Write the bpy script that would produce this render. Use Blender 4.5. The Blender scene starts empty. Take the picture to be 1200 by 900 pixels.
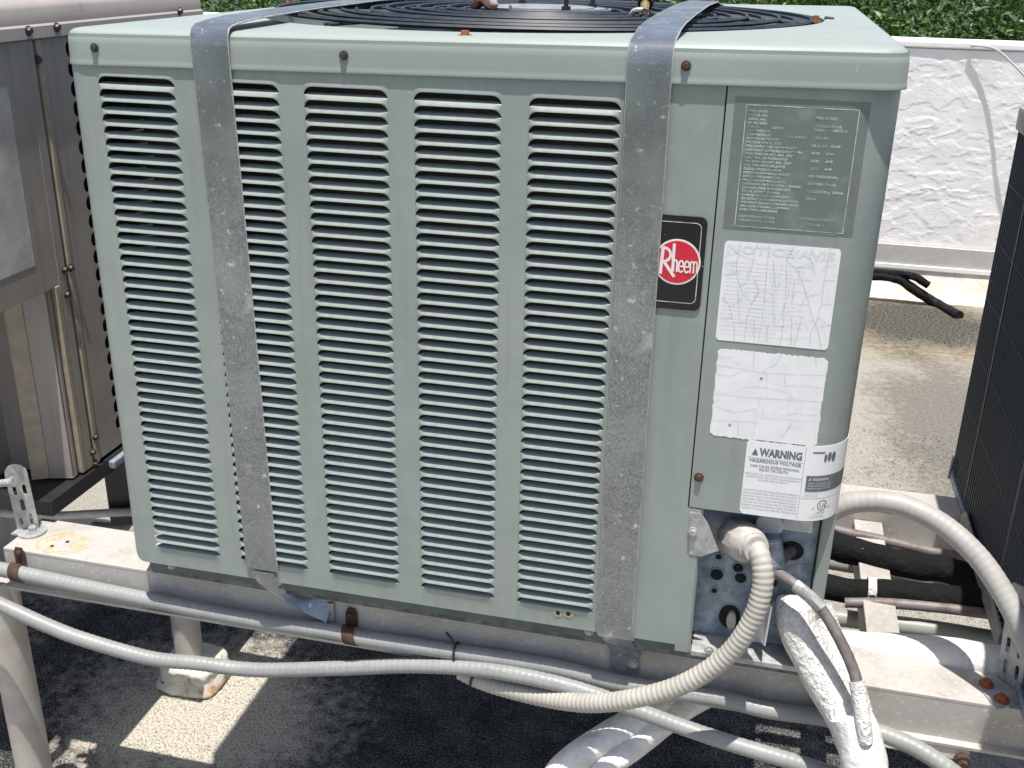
import bpy, bmesh, math, random
from mathutils import Vector, Matrix, noise
random.seed(7)
PI = math.pi
sc = bpy.context.scene
S = 0.0132            # one working unit (louver pitch) in metres
G = 87.0              # height of the louver datum above the roof, in units

# ------------------------------------------------------------------ camera
F_PX, PITCH, YAW, ROLL = 1244.997, 0.388473, 0.230334, 0.0203607
CAM = Vector((37.174, -80.1695, 10.9682))
cyw, syw = math.cos(YAW), math.sin(YAW)
fwd = Vector((-syw*math.cos(PITCH), cyw*math.cos(PITCH), -math.sin(PITCH)))
rt0 = Vector((cyw, syw, 0)); up0 = rt0.cross(fwd)
RT = math.cos(ROLL)*rt0 + math.sin(ROLL)*up0
UP = -math.sin(ROLL)*rt0 + math.cos(ROLL)*up0

def W(p): return Vector((p[0]*S, p[1]*S, (p[2]+G)*S))
def ray(px, py): return fwd + RT*((px-600)/F_PX) - UP*((py-450)/F_PX)
def atY(px, py, y):
    d = ray(px, py); return CAM + d*((y-CAM.y)/d.y)
def atZ(px, py, z):
    d = ray(px, py); return CAM + d*((z-CAM.z)/d.z)
def atX(px, py, x):
    d = ray(px, py); return CAM + d*((x-CAM.x)/d.x)

cam = bpy.data.cameras.new("camera"); co = bpy.data.objects.new("camera", cam)
sc.collection.objects.link(co); sc.camera = co
M = Matrix((RT, UP, -fwd)).transposed().to_4x4(); M.translation = W(CAM)
co.matrix_world = M
cam.sensor_fit = 'HORIZONTAL'; cam.sensor_width = 36.0
cam.lens = F_PX/1200*36.0
cam.clip_start = 0.05; cam.clip_end = 3000
sc.render.resolution_x, sc.render.resolution_y = 1024, 768

# ------------------------------------------------------------------ sky and sun
SUN_EL, SUN_AZ = 79.0, 165.0    # almost overhead, slightly in front of the louvered face
world = bpy.data.worlds.new("World"); sc.world = world; world.use_nodes = True
wn = world.node_tree; wn.nodes.clear()
sky = wn.nodes.new("ShaderNodeTexSky"); sky.sky_type = 'NISHITA'; sky.sun_disc = False
sky.sun_elevation = math.radians(SUN_EL); sky.sun_rotation = math.radians(SUN_AZ)
sky.altitude = 0; sky.air_density = 0.9; sky.dust_density = 2.6; sky.ozone_density = 1.0
bg = wn.nodes.new("ShaderNodeBackground"); bg.inputs["Strength"].default_value = 0.11
wo = wn.nodes.new("ShaderNodeOutputWorld")
wn.links.new(sky.outputs[0], bg.inputs[0]); wn.links.new(bg.outputs[0], wo.inputs[0])
sl = bpy.data.lights.new("sun", 'SUN'); sl.energy = 4.8; sl.angle = math.radians(0.5); sl.color = (1.0, 0.955, 0.89)
so = bpy.data.objects.new("sun", sl); sc.collection.objects.link(so)
az, el = math.radians(SUN_AZ), math.radians(SUN_EL)
sd = Vector((math.sin(az)*math.cos(el), math.cos(az)*math.cos(el), math.sin(el)))
so.rotation_euler = sd.to_track_quat('Z', 'Y').to_euler(); so.location = W((0, 0, 300))
sc.view_settings.view_transform = 'Standard'; sc.view_settings.look = 'None'
sc.view_settings.exposure = 0.46; sc.view_settings.gamma = 1.0; sc.view_settings.use_curve_mapping = False

# ------------------------------------------------------------------ materials
def mat(name, col, rough=0.5, metal=0.0, var=0.0, vscale=20, col2=None, bump=0.0, bscale=200, bdist=0.002,
        spec=0.5, stretch=None, streak=None, detail=5, fac=(0.4, 0.6), speck=None, rvar=0.0):
    m = bpy.data.materials.new(name); m.use_nodes = True
    nt = m.node_tree; N, L = nt.nodes, nt.links
    p = N["Principled BSDF"]
    p.inputs["Roughness"].default_value = rough; p.inputs["Metallic"].default_value = metal
    p.inputs["Specular IOR Level"].default_value = spec
    tc = N.new("ShaderNodeTexCoord"); mp = N.new("ShaderNodeMapping")
    L.new(tc.outputs["Object"], mp.inputs[0])
    if stretch: mp.inputs["Scale"].default_value = stretch
    c = N.new("ShaderNodeRGB"); c.outputs[0].default_value = (*col, 1); out = c.outputs[0]
    def noise_mix(scale, fr, to, src, c2, amt=1.0, det=detail):
        n = N.new("ShaderNodeTexNoise"); n.inputs["Scale"].default_value = scale; n.inputs["Detail"].default_value = det
        n.inputs["Roughness"].default_value = 0.6
        L.new(mp.outputs[0], n.inputs["Vector"])
        r = N.new("ShaderNodeMapRange"); r.inputs[1].default_value = fr; r.inputs[2].default_value = to
        r.inputs[3].default_value = 0; r.inputs[4].default_value = amt
        L.new(n.outputs["Fac"], r.inputs[0])
        x = N.new("ShaderNodeMix"); x.data_type = 'RGBA'; x.inputs[7].default_value = (*c2, 1)
        L.new(r.outputs[0], x.inputs[0]); L.new(src, x.inputs[6])
        return x.outputs[2], n
    if var > 0:
        c2 = col2 if col2 else tuple(v*(1-var) for v in col)
        out, n1 = noise_mix(vscale, fac[0], fac[1], out, c2, 1.0 if col2 else 1.0)
        if rvar:
            rr = N.new("ShaderNodeMapRange"); rr.inputs[1].default_value = 0.3; rr.inputs[2].default_value = 0.7
            rr.inputs[3].default_value = max(0.05, rough-rvar); rr.inputs[4].default_value = min(1, rough+rvar)
            L.new(n1.outputs["Fac"], rr.inputs[0]); L.new(rr.outputs[0], p.inputs["Roughness"])
    if speck:
        for (sc_, fr, to, c2, amt) in speck:
            out, _ = noise_mix(sc_, fr, to, out, c2, amt, 3)
    if streak:                       # rain-washed dirt running down the sheet
        m2 = N.new("ShaderNodeMapping"); m2.inputs["Scale"].default_value = (1, 1, 0.045); L.new(tc.outputs["Object"], m2.inputs[0])
        n = N.new("ShaderNodeTexNoise"); n.inputs["Scale"].default_value = 75; n.inputs["Detail"].default_value = 5; L.new(m2.outputs[0], n.inputs["Vector"])
        r = N.new("ShaderNodeMapRange"); r.inputs[1].default_value = 0.5; r.inputs[2].default_value = 0.75; r.inputs[4].default_value = streak[1]; L.new(n.outputs["Fac"], r.inputs[0])
        x = N.new("ShaderNodeMix"); x.data_type = 'RGBA'; x.inputs[7].default_value = (*streak[0], 1); L.new(r.outputs[0], x.inputs[0]); L.new(out, x.inputs[6]); out = x.outputs[2]
    L.new(out, p.inputs["Base Color"])
    if bump > 0:
        n = N.new("ShaderNodeTexNoise"); n.inputs["Scale"].default_value = bscale; n.inputs["Detail"].default_value = 4
        L.new(mp.outputs[0], n.inputs["Vector"])
        b = N.new("ShaderNodeBump"); b.inputs["Strength"].default_value = bump; b.inputs["Distance"].default_value = bdist
        L.new(n.outputs["Fac"], b.inputs["Height"]); L.new(b.outputs[0], p.inputs["Normal"])
    return m

MT = {}
MT['paint'] = mat('sage_enamel', (0.288, 0.332, 0.311), 0.42, streak=((0.21, 0.235, 0.205), 0.38), var=0.09, vscale=9, bump=0.35, bscale=9, bdist=0.004,
                  speck=[(420, 0.71, 0.75, (0.60, 0.64, 0.62), 0.8), (35, 0.58, 0.80, (0.40, 0.43, 0.40), 0.4), (3.5, 0.45, 0.7, (0.34, 0.37, 0.34), 0.5), (130, 0.71, 0.74, (0.20, 0.19, 0.15), 0.5)], rvar=0.1)
MT['paint_top'] = mat('sage_enamel_chalked', (0.298, 0.342, 0.321), 0.5, var=0.10, vscale=6, bump=0.08, bscale=30, bdist=0.002,
                  speck=[(30, 0.60, 0.75, (0.34, 0.33, 0.28), 0.45), (300, 0.70, 0.75, (0.6, 0.62, 0.6), 0.6)], rvar=0.1)
MT['paint_dark'] = mat('sage_enamel_dark', (0.10, 0.135, 0.125), 0.5, var=0.3, vscale=30)  # darker sage tone for the base rail
MT['galv'] = mat('galvanised_strap', (0.33, 0.36, 0.385), 0.30, metal=0.7, var=0.5, vscale=650, col2=(0.17, 0.185, 0.20), fac=(0.36, 0.64), detail=2,
                 bump=0.15, bscale=700, bdist=0.0003, rvar=0.14,
                 speck=[(1000, 0.62, 0.70, (0.62, 0.66, 0.69), 0.6), (9, 0.46, 0.66, (0.44, 0.48, 0.51), 0.55), (24, 0.58, 0.74, (0.66, 0.69, 0.71), 0.55), (90, 0.64, 0.72, (0.74, 0.77, 0.79), 0.8), (240, 0.68, 0.73, (0.74, 0.77, 0.79), 0.8)])
MT['galv_blue'] = mat('galvanised_sheet', (0.34, 0.40, 0.47), 0.5, metal=0.3, var=0.4, vscale=60, col2=(0.17, 0.22, 0.29), fac=(0.38, 0.62),
                 speck=[(320, 0.60, 0.68, (0.45, 0.50, 0.56), 0.6)], bump=0.1, bscale=150, rvar=0.1)
MT['galv_light'] = mat('galvanised_bracket', (0.44, 0.45, 0.44), 0.5, metal=0.25, var=0.3, vscale=70, speck=[(260, 0.6, 0.68, (0.6, 0.62, 0.64), 0.5)])
MT['alu'] = mat('weathered_aluminium', (0.46, 0.445, 0.42), 0.6, metal=0.15, var=0.35, vscale=14, col2=(0.37, 0.345, 0.315), fac=(0.45, 0.68),
                bump=0.25, bscale=120, bdist=0.001, speck=[(180, 0.58, 0.68, (0.66, 0.63, 0.58), 0.6), (55, 0.66, 0.74, (0.36, 0.23, 0.13), 0.35)])
MT['alu_pipe'] = mat('weathered_pipe', (0.50, 0.47, 0.44), 0.6, metal=0.15, var=0.3, vscale=20, col2=(0.42, 0.38, 0.34), bump=0.15, bscale=90)
MT['conduit'] = mat('grey_pvc', (0.275, 0.285, 0.28), 0.46, var=0.1, vscale=30, speck=[(70, 0.64, 0.76, (0.36, 0.33, 0.30), 0.4)])
MT['whip'] = mat('cream_pvc', (0.43, 0.41, 0.365), 0.5, var=0.12, vscale=40, speck=[(90, 0.66, 0.76, (0.42, 0.36, 0.28), 0.4)])
MT['fitting'] = mat('cream_fitting', (0.46, 0.44, 0.41), 0.6, var=0.25, vscale=80, bump=0.2, bscale=300)
MT['wrap'] = mat('white_elastomeric', (0.70, 0.69, 0.665), 0.6, var=0.2, vscale=120, bump=1.0, bscale=190, bdist=0.005,
                 speck=[(110, 0.66, 0.72, (0.40, 0.40, 0.38), 0.35)])
MT['wrap_smooth'] = mat('white_tape', (0.72, 0.71, 0.69), 0.55, var=0.15, vscale=40, bump=0.8, bscale=90, bdist=0.004, speck=[(200, 0.68, 0.72, (0.3, 0.3, 0.28), 0.4)])
MT['copper'] = mat('weathered_copper', (0.13, 0.095, 0.085), 0.6, metal=0.25, var=0.3, vscale=50, col2=(0.20, 0.18, 0.185), fac=(0.36, 0.55))
MT['foam'] = mat('black_foam', (0.008, 0.0085, 0.009), 0.85, spec=.2, var=0.3, vscale=80, bump=0.8, bscale=90, bdist=0.006,
                 speck=[(60, 0.70, 0.75, (0.25, 0.25, 0.24), 0.7)])
MT['rust'] = mat('rusty_steel', (0.09, 0.038, 0.024), 0.85, var=0.5, vscale=160, col2=(0.05, 0.03, 0.025), bump=0.5, bscale=400, bdist=0.001)
MT['rust_orange'] = mat('orange_rust', (0.34, 0.12, 0.05), 0.8, var=0.4, vscale=300, bump=0.5, bscale=500, bdist=0.001)
MT['screw'] = mat('tarnished_screw', (0.14, 0.12, 0.10), 0.45, metal=0.7, var=0.5, vscale=500)
MT['black'] = mat('black_plastic', (0.02, 0.02, 0.022), 0.45, var=0.2, vscale=60)
MT['guard'] = mat('dull_guard_wire', (0.055, 0.068, 0.085), 0.5, spec=0.5)
MT['black_wire'] = mat('black_coated_wire', (0.040, 0.050, 0.065), 0.45, var=0.3, vscale=80, spec=0.35)
MT['navy'] = mat('dark_coil', (0.016, 0.022, 0.03), 0.5, var=0.3, vscale=40)
MT['coil'] = mat('coil_fins', (0.035, 0.035, 0.033), 0.6, metal=0.3, var=0.4, vscale=300, stretch=(1, 1, 0.02))
MT['gap'] = mat('dark_interior', (0.012, 0.012, 0.012), 0.9)
MT['brown'] = mat('brown_grey_enamel', (0.36, 0.325, 0.295), 0.42, streak=((0.20, 0.18, 0.16), 0.5), var=0.15, vscale=8, bump=0.05, bscale=20,
                  speck=[(260, 0.70, 0.75, (0.4, 0.38, 0.36), 0.4)])
MT['brown_top'] = mat('brown_grey_lid', (0.34, 0.305, 0.28), 0.42, var=0.15, vscale=7, speck=[(28, 0.62, 0.72, (0.18, 0.165, 0.155), 0.5)], rvar=0.08)
MT['tan'] = mat('tan_edge', (0.40, 0.34, 0.265), 0.5, var=0.2, vscale=40)
MT['plaque'] = mat('worn_sticker', (0.56, 0.54, 0.52), 0.55, var=0.3, vscale=22, col2=(0.40, 0.38, 0.36), fac=(0.4, 0.65))
MT['rating'] = mat('rating_plate', (0.20, 0.23, 0.212), 0.45, metal=0.2, var=0.15, vscale=25)
MT['rating_in'] = mat('rating_plate_inner', (0.165, 0.205, 0.19), 0.45, metal=0.2, var=0.25, vscale=30, col2=(0.26, 0.295, 0.27), fac=(0.55, 0.75))
MT['silver_print'] = mat('silver_print', (0.64, 0.68, 0.66), 0.4, var=0.3, vscale=90, col2=(0.33, 0.37, 0.35), fac=(0.45, 0.6))
MT['white'] = mat('white_label', (0.84, 0.85, 0.86), 0.45, var=0.04, vscale=30)
MT['white2'] = mat('white_blank_label', (0.84, 0.85, 0.86), 0.5, var=0.05, vscale=60)
MT['print'] = mat('dark_print', (0.17, 0.19, 0.20), 0.6, var=0.3, vscale=300)
MT['print_grey'] = mat('grey_print', (0.33, 0.35, 0.36), 0.6, var=0.3, vscale=300)
MT['faint'] = mat('faded_print', (0.72, 0.74, 0.76), 0.5)
MT['crack'] = mat('crack', (0.43, 0.43, 0.41), 0.6)
MT['badge'] = mat('badge_black', (0.01, 0.01, 0.012), 0.25, var=0.2, vscale=50, speck=[(130, 0.72, 0.74, (0.5, 0.5, 0.5), 0.8)])
MT['red'] = mat('badge_red', (0.62, 0.02, 0.045), 0.3, speck=[(350, 0.72, 0.74, (0.8, 0.6, 0.6), 0.8)])
MT['badge_white'] = mat('badge_white', (0.82, 0.80, 0.78), 0.4)
MT['brass'] = mat('brass', (0.55, 0.42, 0.20), 0.35, metal=0.7, var=0.2, vscale=200)
MT['hub'] = mat('fan_hub', (0.22, 0.25, 0.28), 0.45, metal=0.3, var=0.4, vscale=50, col2=(0.34, 0.36, 0.36))
MT['rubber'] = mat('black_rubber', (0.009, 0.009, 0.009), 0.7, spec=0.25, bump=0.3, bscale=120)
MT['bark'] = mat('bark', (0.10, 0.075, 0.05), 0.9, var=0.4, vscale=30, bump=0.6, bscale=40, bdist=0.02)
MT['wire'] = mat('grey_cable', (0.42, 0.42, 0.42), 0.6)

def leafmat():
    m = bpy.data.materials.new('leaf'); m.use_nodes = True; N, L = m.node_tree.nodes, m.node_tree.links
    p = N["Principled BSDF"]; p.inputs["Roughness"].default_value = 0.45
    g = N.new("ShaderNodeNewGeometry"); r = N.new("ShaderNodeValToRGB")
    e = r.color_ramp.elements; e[0].color = (0.010, 0.026, 0.009, 1); e[1].color = (0.085, 0.165, 0.03, 1)
    x = e.new(0.5); x.color = (0.04, 0.095, 0.018, 1)
    L.new(g.outputs["Random Per Island"], r.inputs[0]); L.new(r.outputs[0], p.inputs["Base Color"])
    p.inputs["Transmission Weight"].default_value = 0.0
    t = N.new("ShaderNodeBsdfTranslucent"); t.inputs[0].default_value = (0.10, 0.22, 0.03, 1)
    a = N.new("ShaderNodeMixShader"); a.inputs[0].default_value = 0.25
    L.new(p.outputs[0], a.inputs[1]); L.new(t.outputs[0], a.inputs[2]); L.new(a.outputs[0], N["Material Output"].inputs[0])
    return m
MT['leaf'] = leafmat()

def roofmat():
    m = bpy.data.materials.new('granular_roof'); m.use_nodes = True; N, L = m.node_tree.nodes, m.node_tree.links
    p = N["Principled BSDF"]; p.inputs["Roughness"].default_value = 0.9
    g = N.new("ShaderNodeNewGeometry"); sep = N.new("ShaderNodeSeparateXYZ"); L.new(g.outputs["Position"], sep.inputs[0])
    def nz(scale, det=4, rough=0.6):
        n = N.new("ShaderNodeTexNoise"); n.inputs["Scale"].default_value = scale; n.inputs["Detail"].default_value = det
        n.inputs["Roughness"].default_value = rough; L.new(g.outputs["Position"], n.inputs["Vector"]); return n.outputs["Fac"]
    def rng(v, a, b, c=0.0, d=1.0):
        r = N.new("ShaderNodeMapRange"); r.inputs[1].default_value = a; r.inputs[2].default_value = b
        r.inputs[3].default_value = c; r.inputs[4].default_value = d; L.new(v, r.inputs[0]); return r.outputs[0]
    def mt_(op, a, b):
        x = N.new("ShaderNodeMath"); x.operation = op; x.use_clamp = False
        for i, v in enumerate((a, b)):
            if isinstance(v, (int, float)): x.inputs[i].default_value = v
            else: L.new(v, x.inputs[i])
        return x.outputs[0]
    def mix(f, a, b):
        x = N.new("ShaderNodeMix"); x.data_type = 'RGBA'
        if isinstance(f, float): x.inputs[0].default_value = f
        else: L.new(f, x.inputs[0])
        for i, v in ((6, a), (7, b)):
            if isinstance(v, tuple): x.inputs[i].default_value = (*v, 1)
            else: L.new(v, x.inputs[i])
        return x.outputs[2]
    def blob(cx, cy, rx, ry):      # soft round stain centred on a point of the roof, in metres
        a = mt_('DIVIDE', mt_('SUBTRACT', sep.outputs[0], cx), rx); b = mt_('DIVIDE', mt_('SUBTRACT', sep.outputs[1], cy), ry)
        return mt_('SQRT', mt_('ADD', mt_('MULTIPLY', a, a), mt_('MULTIPLY', b, b)), 0)
    fine, mid, big = nz(260, 3, 0.7), nz(42), nz(5, 5)
    sand = mix(rng(fine, 0.38, 0.62), (0.20, 0.19, 0.165), (0.47, 0.445, 0.39))
    sand = mix(rng(nz(95, 3, .7), 0.58, 0.68, 0, 0.75), sand, (0.12, 0.11, 0.085))
    sand = mix(rng(mid, 0.45, 0.75, 0, 0.5), sand, (0.30, 0.265, 0.20))
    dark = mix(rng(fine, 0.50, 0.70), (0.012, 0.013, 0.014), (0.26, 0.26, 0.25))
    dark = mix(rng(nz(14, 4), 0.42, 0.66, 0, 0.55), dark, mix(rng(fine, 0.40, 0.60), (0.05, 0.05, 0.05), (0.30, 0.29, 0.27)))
    wob = mt_('MULTIPLY', mt_('SUBTRACT', big, 0.5), 1.3)
    wobm = mt_('MULTIPLY', mt_('SUBTRACT', mid, 0.5), 0.9)
    # darker granules under the front unit
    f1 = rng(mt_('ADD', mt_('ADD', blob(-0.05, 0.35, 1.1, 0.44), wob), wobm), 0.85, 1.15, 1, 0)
    f1 = f1
    f2 = rng(mt_('ADD', mt_('ADD', blob(*STAIN1, 0.36, 0.33), mt_('MULTIPLY', wob, .5)), wobm), 0.6, 1.15, 1, 0)
    f3 = rng(mt_('ADD', mt_('ADD', blob(*STAIN2, 0.26, 0.75), wob), mt_('MULTIPLY', wobm, 1.5)), 0.55, 1.1, 1, 0)
    ring = rng(mt_('ADD', blob(*STAIN1, 0.50, 0.46), mt_('MULTIPLY', wob, .5)), 0.75, 1.1, 1, 0)
    c = mix(mt_('MULTIPLY', ring, 0.65), sand, (0.27, 0.21, 0.125))
    mossy = mix(rng(nz(110, 3, .7), 0.42, 0.60), (0.012, 0.012, 0.010), (0.13, 0.12, 0.095))
    c = mix(f2, c, mossy); c = mix(mt_('MULTIPLY', f3, 0.6), c, mossy)
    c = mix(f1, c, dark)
    # cream coating slopped round the pocket under the pipe leg
    f4 = rng(mt_('ADD', mt_('ADD', blob(FOOT[0]+.04, FOOT[1]-.07, 0.27, 0.22), mt_('MULTIPLY', wob, .8)), mt_('MULTIPLY', wobm, 1.4)), 0.55, 1.15, 1, 0)
    f4 = mt_('MULTIPLY', f4, rng(fine, 0.40, 0.52, 0.35, 1))
    c = mix(f4, c, (0.62, 0.575, 0.48))
    L.new(c, p.inputs["Base Color"])
    b = N.new("ShaderNodeBump"); b.inputs["Strength"].default_value = 0.9; b.inputs["Distance"].default_value = 0.006
    L.new(fine, b.inputs["Height"]); L.new(b.outputs[0], p.inputs["Normal"])
    return m
_s = W(atZ(1085, 380, -G)); STAIN1 = (_s.x-0.04, _s.y)
_s = W(atZ(1100, 500, -G)); STAIN2 = (_s.x+0.05, _s.y)
_s = W(atZ(235, 800, -G)); FOOT = (_s.x, _s.y)
MT['roof'] = roofmat()

def stuccomat():
    m = mat('stucco', (0.86, 0.85, 0.83), 0.8, var=0.06, vscale=12, bump=0.35, bscale=130, bdist=0.003,
            speck=[(3.0, 0.62, 0.75, (0.62, 0.60, 0.57), 0.5)])
    return m
MT['stucco'] = stuccomat()
MT['wallgrey'] = mat('grey_flashing', (0.50, 0.48, 0.45), 0.7, var=0.1, vscale=20)
MT['foot'] = mat('cream_coating', (0.66, 0.62, 0.53), 0.7, var=0.2, vscale=30, bump=0.5, bscale=60, bdist=0.004,
                 speck=[(26, 0.60, 0.68, (0.40, 0.19, 0.07), 0.8), (30, 0.65, 0.69, (0.06, 0.045, 0.03), 0.85)])

# ------------------------------------------------------------------ builders
COL = sc.collection
def tagp(o, label=None, cat=None, group=None, kind=None):
    if label: o['label'] = label
    if cat: o['category'] = cat
    if group: o['group'] = group
    if kind: o['kind'] = kind
    return o
def empty(name, loc, label, cat, group=None):
    o = bpy.data.objects.new(name, None); o.empty_display_size = 0.05
    o.location = W(loc); COL.objects.link(o); return tagp(o, label, cat, group)
def worldloc(o):
    v = Vector((0, 0, 0))
    while o: v = v + o.location; o = o.parent
    return v

class MB:
    """collects geometry in working units, then links it as one mesh object"""
    def __init__(s): s.v = []; s.f = []
    def add(s, vs, fs):
        b = len(s.v); s.v += [Vector(p) for p in vs]; s.f += [tuple(i+b for i in f) for f in fs]; return s
    def box(s, x0, x1, y0, y1, z0, z1, ch=0.0):
        if ch <= 0:
            return s.add([(x0,y0,z0),(x1,y0,z0),(x1,y1,z0),(x0,y1,z0),(x0,y0,z1),(x1,y0,z1),(x1,y1,z1),(x0,y1,z1)],
                         [(0,3,2,1),(4,5,6,7),(0,1,5,4),(1,2,6,5),(2,3,7,6),(3,0,4,7)])
        bm = bmesh.new(); bmesh.ops.create_cube(bm, size=1)
        for v in bm.verts: v.co = Vector(((x0+x1)/2+v.co.x*(x1-x0), (y0+y1)/2+v.co.y*(y1-y0), (z0+z1)/2+v.co.z*(z1-z0)))
        bmesh.ops.bevel(bm, geom=bm.edges[:], offset=ch, segments=2, affect='EDGES', profile=0.6)
        return s.bm(bm)
    def bm(s, bm, T=None):
        bm.verts.index_update()
        s.add([(T @ v.co) if T else v.co.copy() for v in bm.verts], [[v.index for v in f.verts] for f in bm.faces]); bm.free(); return s
    def obox(s, c, ax, ay, az, ch=0.0):
        """box with half-axis vectors"""
        c, ax, ay, az = map(Vector, (c, ax, ay, az))
        bm = bmesh.new(); bmesh.ops.create_cube(bm, size=2)
        for v in bm.verts: v.co = c + ax*v.co.x + ay*v.co.y + az*v.co.z
        if ch: bmesh.ops.bevel(bm, geom=bm.edges[:], offset=ch, segments=2, affect='EDGES')
        bmesh.ops.recalc_face_normals(bm, faces=bm.faces[:])
        return s.bm(bm)
    def tube(s, pts, r, n=10, cap=True, rib=0.0, ribp=0.7, step=None, wob=0.0):
        pts = [Vector(p) for p in pts]
        fr = frames(pts)
        rings = []
        d = 0.0
        for i, (p, t, a, b) in enumerate(fr):
            if i: d += (p-fr[i-1][0]).length
            rr = r(d) if callable(r) else r
            if rib: rr += rib*(abs(math.sin(PI*d/ribp))*2-1)
            ring = []
            for k in range(n):
                an = 2*PI*k/n
                q = rr
                if wob: q = rr*(1+wob*noise.noise(Vector((p.x*.45+math.cos(an), p.y*.45+math.sin(an), p.z*.45))))
                ring.append(p + (a*math.cos(an)+b*math.sin(an))*q)
            rings.append(ring)
        vs = [q for g in rings for q in g]; fs = []
        for i in range(len(rings)-1):
            for k in range(n):
                k2 = (k+1) % n
                fs.append((i*n+k, i*n+k2, (i+1)*n+k2, (i+1)*n+k))
        if cap: fs += [tuple(range(n-1, -1, -1)), tuple((len(rings)-1)*n+k for k in range(n))]
        return s.add(vs, fs)
    def cyl(s, a, b, r, n=16, r2=None):
        a, b = Vector(a), Vector(b); r2 = r if r2 is None else r2
        t = (b-a).normalized(); u = t.orthogonal().normalized(); w = t.cross(u)
        vs = [a+(u*math.cos(2*PI*k/n)+w*math.sin(2*PI*k/n))*r for k in range(n)] + [b+(u*math.cos(2*PI*k/n)+w*math.sin(2*PI*k/n))*r2 for k in range(n)]
        fs = [(k, (k+1)%n, n+(k+1)%n, n+k) for k in range(n)] + [tuple(range(n-1,-1,-1)), tuple(range(n, 2*n))]
        return s.add(vs, fs)
    def prism(s, poly, y0, y1):
        """polygon in xz extruded along y"""
        n = len(poly)
        vs = [(x, y0, z) for x, z in poly] + [(x, y1, z) for x, z in poly]
        return s.add(vs, [tuple(range(n)), tuple(range(2*n-1, n-1, -1))] + [(k, n+k, n+(k+1)%n, (k+1)%n) for k in range(n)])
    def grid(s, rows, close=False):
        n = len(rows[0]); vs = [p for r in rows for p in r]; fs = []
        for i in range(len(rows)-1):
            for k in range(n if close else n-1):
                k2 = (k+1) % n
                fs.append((i*n+k, i*n+k2, (i+1)*n+k2, (i+1)*n+k))
        return s.add(vs, fs)
    def build(s, name, m, parent=None, smooth=False, solid=0.0, fixn=True):
        off = worldloc(parent) if parent else Vector((0, 0, 0))
        me = bpy.data.meshes.new(name)
        if parent is None and s.v:
            lo = Vector((min(v.x for v in s.v), min(v.y for v in s.v), min(v.z for v in s.v)))
            hi = Vector((max(v.x for v in s.v), max(v.y for v in s.v), max(v.z for v in s.v)))
            off = W(((lo.x+hi.x)/2, (lo.y+hi.y)/2, lo.z))
        me.from_pydata([W(v)-off for v in s.v], [], s.f)
        if fixn:
            bm = bmesh.new(); bm.from_mesh(me); bmesh.ops.recalc_face_normals(bm, faces=bm.faces[:]); bm.to_mesh(me); bm.free()
        me.materials.append(MT[m] if isinstance(m, str) else m)
        if smooth:
            me.shade_smooth()
            me.set_sharp_from_angle(angle=math.radians(38 if smooth is True else smooth))
        o = bpy.data.objects.new(name, me); COL.objects.link(o)
        if parent: o.parent = parent
        else: o.location = off
        if solid:
            md = o.modifiers.new("thickness", 'SOLIDIFY'); md.thickness = solid*S; md.offset = -1
        return o
def frames(pts):
    n = len(pts); out = []; a = None
    for i in range(n):
        t = (pts[min(i+1, n-1)] - pts[max(i-1, 0)]).normalized()
        if a is None:
            a = Vector((0, 0, 1)); a = (a - t*a.dot(t))
            a = a.normalized() if a.length > 1e-3 else t.orthogonal().normalized()
        else:
            a = (a - t*a.dot(t)).normalized()
        out.append((pts[i], t, a, t.cross(a)))
    return out
def spline(P, step=0.25):
    P = [Vector(p) for p in P]; Q = [P[0]*2-P[1]] + P + [P[-1]*2-P[-2]]
    out = []
    for i in range(1, len(Q)-2):
        p0, p1, p2, p3 = Q[i-1:i+3]; n = max(2, int((p2-p1).length/step))
        for k in range(n):
            t = k/n
            out.append(0.5*((2*p1)+(p2-p0)*t+(2*p0-5*p1+4*p2-p3)*t*t+(3*p1-p0-3*p2+p3)*t**3))
    out.append(P[-1]); return out
def rrect(x0, x1, z0, z1, r, n=6):
    out = []
    for cx, cz, a0 in ((x1-r, z1-r, 0), (x0+r, z1-r, PI/2), (x0+r, z0+r, PI), (x1-r, z0+r, 1.5*PI)):
        for k in range(n+1):
            a = a0+k*PI/2/n; out.append((cx+r*math.cos(a), cz+r*math.sin(a)))
    return out
_tc = {}
def textmesh(txt, bold=0.0):
    key = (txt, bold)
    if key in _tc: return _tc[key]
    c = bpy.data.curves.new("t", 'FONT'); c.body = txt; c.size = 1.0; c.fill_mode = 'FRONT'; c.resolution_u = 2; c.offset = bold
    o = bpy.data.objects.new("t", c); COL.objects.link(o)
    dg = bpy.context.evaluated_depsgraph_get(); me = bpy.data.meshes.new_from_object(o.evaluated_get(dg))
    vs = [(v.co.x, v.co.y) for v in me.vertices]; fs = [tuple(p.vertices) for p in me.polygons]
    bpy.data.objects.remove(o); bpy.data.curves.remove(c); bpy.data.meshes.remove(me)
    _tc[key] = (vs, fs); return _tc[key]
def text(mb, txt, x, z, h, fn, width=None, bold=0.0, center=False, maxw=None):
    """adds flat lettering; (u,v) -> fn(u,v). h = cap height; width stretches to an exact width"""
    vs, fs = textmesh(txt, bold)
    if not vs: return
    x0 = min(v[0] for v in vs); x1 = max(v[0] for v in vs); k = h/0.70
    kx = k if width is None else width/(x1-x0)
    if maxw and (x1-x0)*kx > maxw: kx = maxw/(x1-x0)
    ox = x - (x1-x0)*kx/2 if center else x
    mb.add([fn(ox+(a-x0)*kx, z+b*k) for a, b in vs], fs)

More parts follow.
